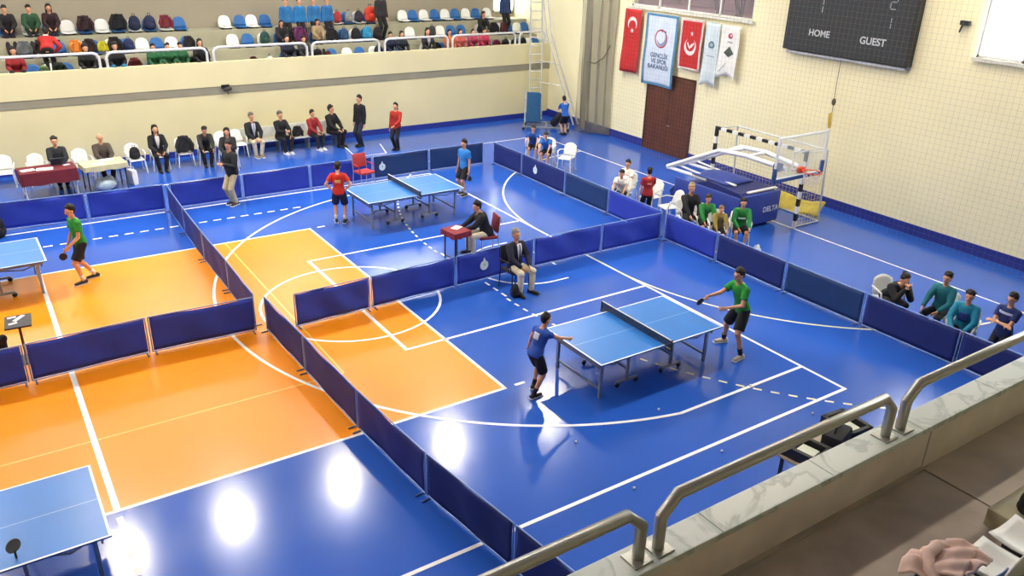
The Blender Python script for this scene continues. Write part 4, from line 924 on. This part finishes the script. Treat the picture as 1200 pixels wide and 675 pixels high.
# low tables by the near parapet
t = thing('folding_table', 'grey beige table beneath the near parapet, seen under the steel handrail', 'table', (-2.2,-8.68,0), R(4))
MB().rbox((0,0,.36), (1.6,.5,.04), .01).build('table_top', mat('#a59a88', .6), t)
for a in (-1,1):
    for b in (-1,1): MB().bb(a*.72-.02,a*.72+.02,b*.2-.02,b*.2+.02,0,.34).build('leg', dark_metal, t)
def tray(label, loc, rz):
    t = thing('score_flip_case', label, 'case', loc, rz); b = MB()
    for q in (-1,1): b.bb(q*.2-.03,q*.2+.03,-.28,.28,0,.16); b.bb(-.2,.2,q*.25-.03,q*.25+.03,0,.16)
    b.bb(-.2,.2,-.25,.25,0,.02).build('case', mat('#17181b', .6), t); MB().rbox((.03,-.03,.06),(.2,.26,.06),.01).build('score_cards', mat('#cfd6c2', .6), t); return t
tray('black open case with pale cards at the left end of the grey beige table', (-2.72,-8.72,.382), R(10)); tray('black open case at the right end of the grey beige table', (-1.66,-8.62,.382), R(-5))
o = MB().rbox((0,0,.13),(.5,.3,.24),.05).tube([(-.14,0,.24),(-.1,0,.32),(.1,0,.32),(.14,0,.24)],.015,6).build('holdall', mat('#1a1b1e', .8), None, 'auto'); o.location = (-2.12,-8.78,.385); o.rotation_euler = (0,0,.3); tag(o, 'small black holdall on the grey beige table by the near parapet', 'bag')
# ---------------------------------------------------------------- end wall: flags, scoreboard, rope, net
RED = mat('#c02226', .8, var=.06, scale=3)
def flag(label, y0, y1, z0, z1, col, tilt=0., notch=0., swing=.035, seed=0, border=None, name='wall_flag'):
    """hangs from a rod under the gallery sill, along y on the end wall; returns thing and a placing function (u across as seen, v up)"""
    t = thing(name, label, 'flag', (END-.16, (y0+y1)/2, z1)); W_, H_ = abs(y0-y1), z1-z0
    def at(u, v, lift=0.):
        k = (1-v)
        cut = notch*(1-abs(2*u-1)) * k
        return V((-swing*math.sin(5*u+seed)*k - swing*.5*math.sin(4*k*2+seed)*k - lift, W_/2-u*W_+tilt*k*W_, -(H_*k)+cut*H_))
    MB().sheet(lambda u,v: at(u,v), 12, 16, .004).build('cloth', mat(col, .8, var=.06, scale=3) if isinstance(col, str) else col, t, True)
    MB().tube([(0,-W_/2-.02,.008),(0,W_/2+.02,.008)], .012, 6).build('hanging_rod', white_plastic, t)
    if border:
        b = MB()
        for u0,u1,v0,v1 in ((0,.07,0,1),(.93,1,0,1),(0,1,0,.035),(0,1,.965,1)):
            b.sheet(lambda u,v: at(u0+(u1-u0)*u, v0+(v1-v0)*v, .004), 6, 12, .003)
        b.build('border', mat(border, .8), t, True)
    return t, at, W_, H_
def decal(t, at, pts, col, name, lift=.006):
    """flat shape given in flag coordinates (u,v), triangulated ring fan"""
    n = len(pts); o = MB(); top = [at(u,v,lift+.003) for u,v in pts]; bot = [at(u,v,lift) for u,v in pts]
    o.add(top+bot, [tuple(range(n)), tuple(range(2*n-1, n-1, -1))]+[(i, n+i, n+(i+1)%n, (i+1)%n) for i in range(n)])
    return o.build(name, mat(col, .8, var=.03), t)
def circ(cu, cv, r, asp, a0=0, a1=2*PI, n=28): return [(cu+r*math.cos(a0+(a1-a0)*k/n), cv+r*asp*math.sin(a0+(a1-a0)*k/n)) for k in range(n)]
def crescent(cu, cv, r, r2, off, asp, ang, n=22):
    o = []; d = off; a = math.acos(max(-1,min(1,(d*d+r*r-r2*r2)/(2*d*r)))); b = math.acos(max(-1,min(1,(d*d+r2*r2-r*r)/(2*d*r2))))
    for k in range(n+1): q = ang+a+(2*PI-2*a)*k/n; o.append((cu+r*math.cos(q), cv+asp*r*math.sin(q)))
    for k in range(n+1): q = ang+PI-b; q2 = ang+PI+b; qq = q2-(q2-q)*0; 
    for k in range(1, n): 
        q = (PI+b) + (PI*0) ; s0 = 2*PI-(PI-b); s1 = PI-b
        qq = ang+ s0+(s1-s0)*k/n
        o.append((cu+d*math.cos(ang)+r2*math.cos(qq), cv+asp*(d*math.sin(ang)+r2*math.sin(qq))))
    return o
def star(cu, cv, r, asp, rot=PI/2): return [(cu+(r if k%2==0 else r*.4)*math.cos(rot+PI*k/5), cv+asp*(r if k%2==0 else r*.4)*math.sin(rot+PI*k/5)) for k in range(10)]
f1, at1, w1, h1 = flag('narrow red flag with white crescent and star, leftmost on the end wall', 8.33, 7.5, 2.5, 4.62, RED, swing=.05, tilt=.06, seed=1)
a1_ = w1/h1
decal(f1, at1, crescent(.5,.775,.27,.215,.085,a1_,-PI/2), '#f0e2dc', 'crescent'); decal(f1, at1, star(.5,.665,.11,a1_), '#f0e2dc', 'star')
f2, at2, w2, h2 = flag('large white banner with blue border and red ring emblem over the brown door', 7.22, 5.7, 2.25, 4.58, '#cfdcea', swing=.05, seed=2.4, border='#4c86ac', name='wall_banner')
a2_ = w2/h2
for nm, r, col, lf in (('emblem_ring',.2,'#b8424e',.006),('emblem_field',.168,'#d3e0ee',.0095)): decal(f2, at2, circ(.5,.665,r,a2_), col, nm, lf)
decal(f2, at2, crescent(.52,.655,.15,.13,.06,a2_,PI/2+.5), '#8898b4', 'emblem_crescent', .013)
decal(f2, at2, star(.52,.775,.04,a2_), '#3a4560', 'emblem_star', .013); decal(f2, at2, star(.63,.765,.035,a2_), '#3a4560', 'emblem_star', .013)
def on_flag(t, at, W_, H_, txt, u, v, size, col, name='lettering', lift=.008):
    me = text_mesh(txt, size, .003); m = mat(col, .8); me.materials.clear(); me.materials.append(m)
    for vv in me.vertices:
        x, y, z = vv.co; vv.co = at(u+x/W_, v+y/H_, lift+z)
    for p in me.polygons: p.material_index = 0
    o = bpy.data.objects.new(name, me); COL.objects.link(o); o.parent = t
for s_, v_ in (('GENÇLİK',.425),('VE SPOR',.345),('BAKANLIĞI',.265)): on_flag(f2, at2, w2, h2, s_, .5, v_, .2, '#34507c')
f3, at3, w3, h3 = flag('red flag with a large white curled crescent emblem, right of the bordered banner', 5.58, 4.58, 3.0, 4.55, RED, swing=.03, seed=3.3, border='#e6d2cc')
a3_ = w3/h3
decal(f3, at3, crescent(.5,.46,.27,.215,.07,a3_,PI/2), '#f1e6e2', 'crescent'); decal(f3, at3, star(.52,.72,.08,a3_), '#f1e6e2', 'star')
for uu, vv, aa in ((.41,.49,2.2),(.52,.47,1.0),(.6,.5,.9)):
    decal(f3, at3, [(uu+.09*math.cos(aa)-.025*math.sin(aa), vv+a3_*(.09*math.sin(aa)+.025*math.cos(aa))), (uu-.09*math.cos(aa)-.025*math.sin(aa), vv+a3_*(-.09*math.sin(aa)+.025*math.cos(aa))), (uu-.09*math.cos(aa)+.025*math.sin(aa), vv+a3_*(-.09*math.sin(aa)-.025*math.cos(aa))), (uu+.09*math.cos(aa)+.025*math.sin(aa), vv+a3_*(.09*math.sin(aa)-.025*math.cos(aa)))], '#f1e6e2', 'emblem_bar')
f4, at4, w4, h4 = flag('pale blue swallow tailed pennant with a dark round emblem', 4.47, 3.88, 2.6, 4.54, '#d3e2e6', notch=.07, swing=.04, seed=.6, name='wall_pennant')
decal(f4, at4, circ(.5,.64,.2,w4/h4), '#5c7a80', 'emblem_disc'); decal(f4, at4, circ(.5,.64,.1,w4/h4), '#a9bfc2', 'emblem_field', .0095); decal(f4, at4, [(.25,.46),(.75,.45),(.75,.47),(.25,.48)], '#9fb2b8', 'emblem_bar')
f5, at5, w5, h5 = flag('white swallow tailed pennant with a red mark and a dark diamond emblem, rightmost', 3.82, 3.08, 2.95, 4.52, '#f0f0ea', notch=.09, swing=.04, seed=1.7, name='wall_pennant')
a5_ = w5/h5
decal(f5, at5, circ(.5,.8,.12,a5_), '#b8485a', 'emblem_disc'); decal(f5, at5, circ(.53,.81,.05,a5_), '#ecd8d8', 'emblem_field', .0095); decal(f5, at5, [(.38,.665),(.64,.66),(.64,.69),(.38,.695)], '#b5b0b4', 'emblem_bar')
decal(f5, at5, [(.24,.47),(.5,.36),(.76,.47),(.5,.585)], '#46544e', 'emblem_diamond'); decal(f5, at5, [(.36,.48),(.5,.42),(.64,.48),(.5,.54)], '#c9cfc4', 'emblem_field', .0095)
decal(f5, at5, [(.1,.08),(.42,.235),(.42,.25),(.1,.1)], '#8c8c88', 'emblem_bar')

# scoreboard
t = thing('scoreboard', 'big dark electronic scoreboard on the end wall', 'scoreboard', (END-.13, -.52, 4.14))
MB().rbox((0,0,1.1), (.22,3.86,2.2), .015).build('housing', mat('#23262a', .55, var=.12, scale=14), t)
MB().rbox((-.012,0,1.1), (.21,3.7,2.08), .006).build('face', mat('#2b3034', .6, var=.2, scale=18), t)
MB().rbox((.02,0,-.06), (.14,3.7,.07), .01).build('lower_rail', pale_metal, t)
def MM(x, y, z): return Matrix.Translation((x,y,z)) @ Matrix(((0,0,-1,0),(-1,0,0,0),(0,1,0,0),(0,0,0,1)))
LM = mat('#c9d0d0', .6, var=.02)
text('lettering', 'HOME', .24, LM, t, MM(-.121, .78, .52)); text('lettering', 'GUEST', .25, LM, t, MM(-.121, -.86, .5))
def digit(y, z, ch, s, m):
    segs = {'2':'abged','7':'abc','1':'bc','0':'abcdef'}[ch]; w, h = s*.5, s; b = MB(); k = s*.07
    R_ = {'a':(0,h/2,w,0),'g':(0,0,w,0),'d':(0,-h/2,w,0),'b':(w/2,h/4,0,h/2),'c':(w/2,-h/4,0,h/2),'f':(-w/2,h/4,0,h/2),'e':(-w/2,-h/4,0,h/2)}
    for c in segs:
        a, e, dx, dz = R_[c]; b.box((-.121, y-a, z+e), (.008, max(dx*.8,k), max(dz*.8,k)))
    b.build('digit', m, t)
DG = mat('#9aa4a6', .6, var=.02)
digit(.9, 1.25, '1', .4, DG); digit(-1.2, 1.0, '1', .28, DG); digit(-1.25, 1.5, '2', .34, DG); digit(.86, 1.72, '1', .3, DG); digit(-.2,1.75,'0',.4,mat('#3c4448',.6))
# rope with yellow end
t = thing('hanging_rope', 'thin rope with a knot and a yellow end hanging below the scoreboard', 'rope', (END-.3,-.62,0))
MB().tube([(.05,.05,4.1),(0,.02,3.4),(.01,0,2.95),(0,.0,2.4)], .011, 6).build('rope_line', mat('#8a8468', .9), t)
MB().ell((0,0,2.98), (.05,.06,.1)).build('knot', mat('#5a543c', .9), t, True); MB().capsule((0,0,2.3),(0,.03,2.62),.04,.055,8).build('yellow_end', mat('#cfae3a', .7), t, True)
t = thing('wall_bracket', 'small dark bracket on the end wall, left of the bright window', 'bracket', (END,-3.55,5.2))
MB().rbox((-.06,0,.12),(.1,.22,.1),.01).build('plate', dark_metal, t); MB().capsule((-.1,.03,.1),(-.12,.06,-.08),.03,.02,8).build('arm', dark_metal, t, True)
# protective net in front of the end wall
b = MB(); NX = END-.45
y = -12.4
while y < 8.4: b.box((NX, y, 4.35), (.0022,.0022,8.7)); y += .14
z = .01
while z < 8.7: b.box((NX, -2.0, z), (.0022,20.8,.0022)); z += .14
o = tag(b.build('protective_net', mat('#857f66', .9, var=.05)), 'fine protective net stretched in front of the end wall', 'net'); 
MB().tube([(NX,-12.4,8.7),(NX,8.4,8.7)], .012, 6).build('edge_rope', mat('#8a8468', .9), o)
# gathered net hanging in the corner
GN = bpy.data.materials.new('gathered_net'); GN.use_nodes = True; q = GN.node_tree.nodes['Principled BSDF']; q.inputs['Base Color'].default_value = (*lin('#a09a84'), 1); q.inputs['Alpha'].default_value = .3; q.inputs['Roughness'].default_value = .9
t = thing('gathered_net', 'grey net gathered into a hanging bundle in the far corner', 'net', (7.9,9.35,0))
MB().sheet(lambda u,v: (.42*math.sin(2.2*(u-.5))*1.1+.08*math.sin(26*u+3*v), -.95*(u-.5)+.09*math.sin(31*u+1.5*math.sin(5*v)), .05+8.3*v), 60, 24, .01).build('net_folds', GN, t, True)
MB().sheet(lambda u,v: (-.25+.35*(u-.5)+.07*math.sin(22*u+2*v), .25+.5*(u-.5)+.07*math.cos(24*u+4*v), .2+8.1*v), 40, 24, .01).build('net_folds', GN, t, True)
MB().tube([(-.32,.15,.2)]+[(-.32+.03*math.sin(k), .15+.03*math.cos(1.7*k), .2+.25*k) for k in range(1,11)], .022, 6).build('draw_rope', mat('#3a362e', .9), t)
MB().tube([(-.32,.15,2.7),(-.1,-.05,2.62),(.1,-.3,2.85),(.25,-.45,3.3)], .02, 6).build('draw_rope', mat('#4a4438', .9), t)
# tall ladder
LAD = mat('#cfcfca', .4, .4)
t = thing('tall_ladder', 'tall pale metal ladder standing in the far corner by the stand', 'ladder', (7.35,11.6,0), 0)
A, B = V((-.25,.3,0)), V((-.05,.9,6.6))
for q in (-.22,.22): MB().tube([A+V((q,-q*.4,.14)), B+V((q*.9,-q*.4,0))], .032, 8).build('rail', LAD, t)
for k in range(20):
    p = A.lerp(B, (k+1)/21)+V((0,0,.1)); MB().tube([p+V((-.22,.09,0)), p+V((.22,-.09,0))], .018, 6).build('rung', LAD, t)
for q in (-.1,.12): MB().tube([V((.75+q,-1.0,.1)), V((.1+q,.1,3.4)), V((-.05+q,.75,6.5))], .032, 8).build('stay', LAD, t)
for k in range(3): MB().tube([V((-.15,.75-.2*k,2.6-.8*k+.6)), V((.3+.12*k,-.1-.25*k,2.6-.8*k+.5))], .015, 6).build('brace', LAD, t)
# wheeled equipment frame with a blue board
t = thing('equipment_trolley', 'wheeled metal trolley with an upright blue board in the far corner', 'trolley', (6.95,10.95,0), R(-38))
for q in (-1,1):
    MB().rbox((0,q*.45,.12),(1.8,.06,.06),.01).build('base_beam', grey_metal, t); 
for x in (-.86,0,.86): MB().rbox((x,0,.12),(.06,.9,.05),.01).build('base_beam', grey_metal, t)
for x in (-.85,.85):
    for q in (-1,1): MB().lathe([(.005,-.02),(.05,-.02),(.055,0),(.05,.02),(.005,.02)], (x,q*.45,.055), 12, Matrix.Rotation(PI/2, 4, 'X')).build('wheel', dark_metal, t, True)
MB().rbox((-.55,.35,.72),(.5,.05,1.15),.015).rbox((-.28,.3,.72),(.06,.16,1.1),.015).build('board', mat('#2c5f86', .5), t); MB().rbox((-.85,.33,.75),(.06,.07,1.25),.01).build('post', pale_metal, t)
MB().capsule((.3,.2,.2),(.5,.1,.5),.16,.13,10).build('covered_load', mat('#1a1b20', .8), t, True)

# wall camera
t = thing('wall_camera', 'small dark camera hanging on the grey beam of the far stand', 'camera', (-4.5,FAR-.03,2.05))
MB().rbox((0,-.04,.08),(.26,.06,.12),.01).build('mount', dark_metal, t); MB().capsule((-.05,-.16,0),(.12,-.1,.02),.06,.07,10).build('camera_body', mat('#3a3634', .5), t, True); MB().tube([(.03,-.1,-.05),(.05,-.12,-.16)], .012, 6).build('cable', dark_metal, t)

# ---------------------------------------------------------------- handball goal
t = thing('handball_goal', 'black and white striped handball goal before the end wall', 'goal', (6.06,0,0))
WH, BK = mat('#eeeee8', .5, var=.03), mat('#16161a', .5)
def striped(n0, n, p, d, name):
    b = MB()
    for k in range(n):
        b.mat((k+n0) % 2); a = V(p)+V(d)*k/n; c = V(p)+V(d)*(k+1)/n; m = (a+c)/2; s_ = [max(.08, abs(x)) for x in (c-a)]; b.box(m, s_)
    b.build(name, [BK, WH], t)
for y in (-1.54,1.54): striped(1, 10, (0,y,0), (0,0,2.0), 'post')
striped(0, 15, (0,-1.58,2.04), (0,3.16,0), 'crossbar')
bf = MB()
for y in (-1.54,1.54): bf.tube([(0,y,2.02),(.85,y,2.0),(1.0,y,.03),(0,y,.03)], .02, 6)
bf.tube([(1.0,-1.54,.03),(1.0,1.54,.03)], .02, 6); bf.tube([(.85,-1.54,2.0),(.85,1.54,2.0)], .02, 6); bf.build('back_frame', pale_metal, t)
b = MB(); g = .12
k = -1.5
while k <= 1.5: b.tube([(.03,k,2.0),(.8,k,1.9),(.95,k,.05)], .0035, 4); k += g
for z, x in [(.1+g*i, .95-.08*i*g) for i in range(16)]: b.tube([(x,-1.52,z),(x,1.52,z)], .0035, 4)
for q in (-1.54,1.54):
    for i in range(16): b.tube([(.03,q,.1+g*i),(.94-.08*i*g,q,.1+g*i)], .0035, 4)
    for i in range(8): b.tube([(.05+g*i,q,.05),(.05+g*i,q,1.95)], .0035, 4)
b.build('goal_net', mat('#d9c98a', .9), t)
b = MB().sheet(lambda u,v: (.05*math.sin(7*u)+.25*v, (u-.5)*1.8, .05+.36*v+.04*math.sin(9*u+2*v)-.08*math.sin(PI*u)), 24, 8, .06)
o = b.build('yellow_mat', mat('#d8c24c', .8, var=.15, scale=5), None, True); o.location = (7.1,-.55,0.04); tag(o, 'yellow padded sheet lying along the wall behind the handball goal', 'mat')

# ---------------------------------------------------------------- mobile basketball stand
t = thing('basketball_stand', 'mobile basketball stand with white arms, blue padded base and clear backboard', 'basketball hoop', (5.3,0,0))
PB = mat('#2c4296', .55, var=.08, scale=3); PD = mat('#1c2a6a', .55, var=.08); WA = mat('#f0f2f2', .35, .1, var=.02)
b = MB().prism([(-.9,.1),(1.6,.1),(1.75,.35),(1.5,.62),(.3,.98),(-.75,.92),(-.92,.8)], (1.3,0,0), (-.65,0,0), (0,1,0), (0,0,1)); b.build('base', PD, t)
p_ = MB().rbox((0,-.97,.5),(1.36,.14,.84),.05).build('front_pad', PB, t, 'auto')
MB().rbox((-.7,.3,.46),(.1,2.4,.74),.04).build('side_pad', PB, t, 'auto'); MB().rbox((.7,.3,.46),(.1,2.4,.74),.04).build('side_pad', PB, t, 'auto')
text('lettering', 'DELTA', .2, mat('#dfe6ee', .6), p_, Matrix.Translation((.32,-1.045,.46)) @ Matrix.Rotation(PI/2, 4, 'X'))
MB().rbox((.1,-.86,.95),(1.1,.1,.04),.01).build('trim_bar', WA, t); MB().rbox((-.35,.2,1.0),(.08,1.1,.04),.01).build('trim_bar', WA, t)
MB().sheet(lambda u,v: ((u-.5)*1.0, -.2+1.3*v, .98+.14*math.sin(PI*u)*math.sin(PI*v)), 8, 8, .03).build('weight_cover', PB, t, True)
for x in (-.5,.5):
    for y in (-.75,1.3): MB().lathe([(.01,-.03),(.075,-.03),(.08,0),(.075,.03),(.01,.03)], (x,y,.08), 14, Matrix.Rotation(PI/2, 4, 'Y')).build('wheel', dark_metal, t, True)
for x in (-.42,.42):
    MB().tube([(x,2.15,.92),(x,.3,1.8),(x*.9,-.55,1.86),(x*.6,-1.75,1.78)], .062, 10).build('arm_beam', WA, t, 'auto')
    MB().tube([(x,2.15,.9),(x,.6,.92)], .05, 10).build('lower_arm', WA, t, 'auto'); MB().tube([(x*.9,1.75,1.05),(x*.9,.9,1.0)], .03, 8).build('lower_arm', WA, t)
for p, q in (((-.42,.2,1.78),(.42,.2,1.78)), ((-.42,2.15,.92),(.42,2.15,.92)), ((-.42,1.3,1.32),(.42,1.3,1.32)), ((-.37,-.6,1.86),(.37,-.6,1.86))): MB().tube([p, q], .045, 8).build('cross_beam', WA, t)
bb_ = MB().rbox((.05,-1.9,2.13),(1.8,.02,1.05),.004).build('backboard', glass('#e6f0ee', .2, 'acrylic'), t)
fr = MB()
for z in (1.62,2.64): fr.rbox((.05,-1.9,z),(1.84,.05,.05),.01)
for x in (-.86,.96): fr.rbox((x,-1.9,2.13),(.05,.05,1.05),.01)
fr.build('board_frame', WA, bb_)
ln = MB()
for z in (1.78,2.23): ln.bb(-.245,.345,-1.918,-1.912,z-.025,z+.025)
for x in (-.245,.345): ln.bb(x-.025,x+.025,-1.918,-1.912,1.78,2.23)
ln.build('target_square', WA, bb_)
MB().rbox((.05,-1.9,1.58),(1.86,.09,.1),.03).rbox((-.85,-1.9,1.75),(.1,.09,.32),.03).rbox((.95,-1.9,1.75),(.1,.09,.32),.03).build('board_padding', mat('#274b86', .6), bb_, 'auto')
MB().rbox((-.5,-1.7,1.85),(.22,.16,.2),.03).build('arm_pad', mat('#24386e', .6), t, 'auto')
OR = mat('#e0552a', .45, .2)
r = MB().tube([(.05+.225*math.cos(a), -2.3+.225*math.sin(a), 1.8) for a in [2*PI*k/24 for k in range(24)]], .013, 8, closed=True).rbox((.05,-1.97,1.78),(.2,.1,.14),.01).rbox((.05,-2.04,1.79),(.12,.12,.03),.008).build('rim', OR, t)
nb = MB()
for k in range(12):
    a, a2, a3 = 2*PI*k/12, 2*PI*(k+.5)/12, 2*PI*(k+1)/12
    for s_ in (-1,1):
        pts = [(.05+rr*math.cos(a+s_*PI/12*j), -2.3+rr*math.sin(a+s_*PI/12*j), 1.79-.1*j) for j, rr in enumerate((.222,.19,.16,.14))]; nb.tube(pts, .006, 4)
nb.build('hoop_net', mat('#e6d8cc', .8), r)

# ---------------------------------------------------------------- near stand: seats and belongings at the lower right
def near_seat(col, x, y, lb):
    t = stand_seat(col, (x, y, 2.75), PI, lb, None)
near_seat('white', -5.85, -12.4, 'white plastic seat in the near stand, bottom right corner'); near_seat('blue', -6.37, -12.4, 'blue plastic seat in the near stand under the pink coat'); 
near_seat('white', -5.36, -12.4, 'white plastic seat in the near stand right beside the concrete step'); near_seat('white', -6.9, -12.4, 'white plastic seat in the near stand, just below the frame')

t = stand_seat('blue', (-5.72,-12.95,2.98), PI, 'blue plastic seat in the near stand behind the white seat, in the very corner', None)
# pink coat, navy bag and dark bag on the near seats
t = thing('folded_coat', 'pale pink coat heaped over a seat at the lower right', 'coat', (-6.28,-12.27,2.86), R(15)); m = mat('#e2c3b8', .9, var=.12, scale=9); b = MB()
b.sheet(lambda u,v: ((u-.5)*.6*(1-.25*v)+.015*math.sin(6*v), (v-.45)*.4+.05*math.sin(4*u+1), .1+.016*math.sin(23*u+5*v)+.014*math.sin(11*v-9*u)-.3*max(0,abs(u-.5)-.33)-.3*max(0,v-.8)), 44, 26, .02)
b.sheet(lambda u,v: (-.2+.46*u-.06*v, -.12+.2*v, .135+.01*math.sin(17*u+6*v)-.04*abs(v-.5)), 24, 10, .02)
b.build('coat_body', m, t, True)
MB().tube([(-.3,-.04,.07),(-.22,.08,.1),(-.1,.13,.13),(.04,.1,.15)], [.03,.04,.042,.04], 12).build('sleeve', m, t, True)
backpack('navy bag under the pale pink coat at the lower right', (-6.36,-12.2,2.6), R(70), '#1b2440', .62)
backpack('black bag on the concrete step at the right edge', (-4.72,-12.16,2.62), R(-60), '#17171c', .7)
# ---------------------------------------------------------------- light, camera, view
wd = bpy.data.worlds.new('World'); S.world = wd; wd.use_nodes = True
wd.node_tree.nodes['Background'].inputs[0].default_value = (.9,.95,1,1); wd.node_tree.nodes['Background'].inputs[1].default_value = .15
# fill strips added under the ceiling, out of view, to brighten the hall
FILL_STRIP = emit('#fff6e8', 32., 'fill_strip_glow')
for i, x in enumerate((-20,-12,-4,1.2,5.4)):
    t = thing('added_fill_strip', 'added fill light strip on the ceiling above the near stand, %s from the left' % ORD[i], 'lamp', (x,-3.6,TOP-.12), 0, 'added ceiling fill lights')
    MB().rbox((0,0,.06), (5.2,.7,.1), .02).build('housing', grey_metal, t); MB().rbox((0,0,.0), (5.0,.55,.03), .01).build('diffuser', FILL_STRIP, t)
cam = bpy.data.cameras.new('Camera'); co = bpy.data.objects.new('Camera', cam); COL.objects.link(co)
F, YAW, PIT, ROL = 953.61254, .97334543, -.417072029, .0311553656
fw = V((math.cos(YAW)*math.cos(PIT), math.sin(YAW)*math.cos(PIT), math.sin(PIT))); r_ = V((math.sin(YAW), -math.cos(YAW), 0)); u_ = r_.cross(fw)
r2 = r_*math.cos(ROL)+u_*math.sin(ROL); u2 = u_*math.cos(ROL)-r_*math.sin(ROL)
M = Matrix((r2, u2, -fw)).transposed().to_4x4(); M.translation = V((-11.5797709,-14.2885785,7.06713844)); co.matrix_world = M
cam.sensor_width = 36; cam.lens = F*36/1200; cam.clip_end = 200; cam.clip_start = .05
S.camera = co
S.view_settings.view_transform = 'Standard'; S.view_settings.look = 'None'; S.view_settings.gamma = 1; S.view_settings.use_curve_mapping = False
S.view_settings.exposure = 0.22
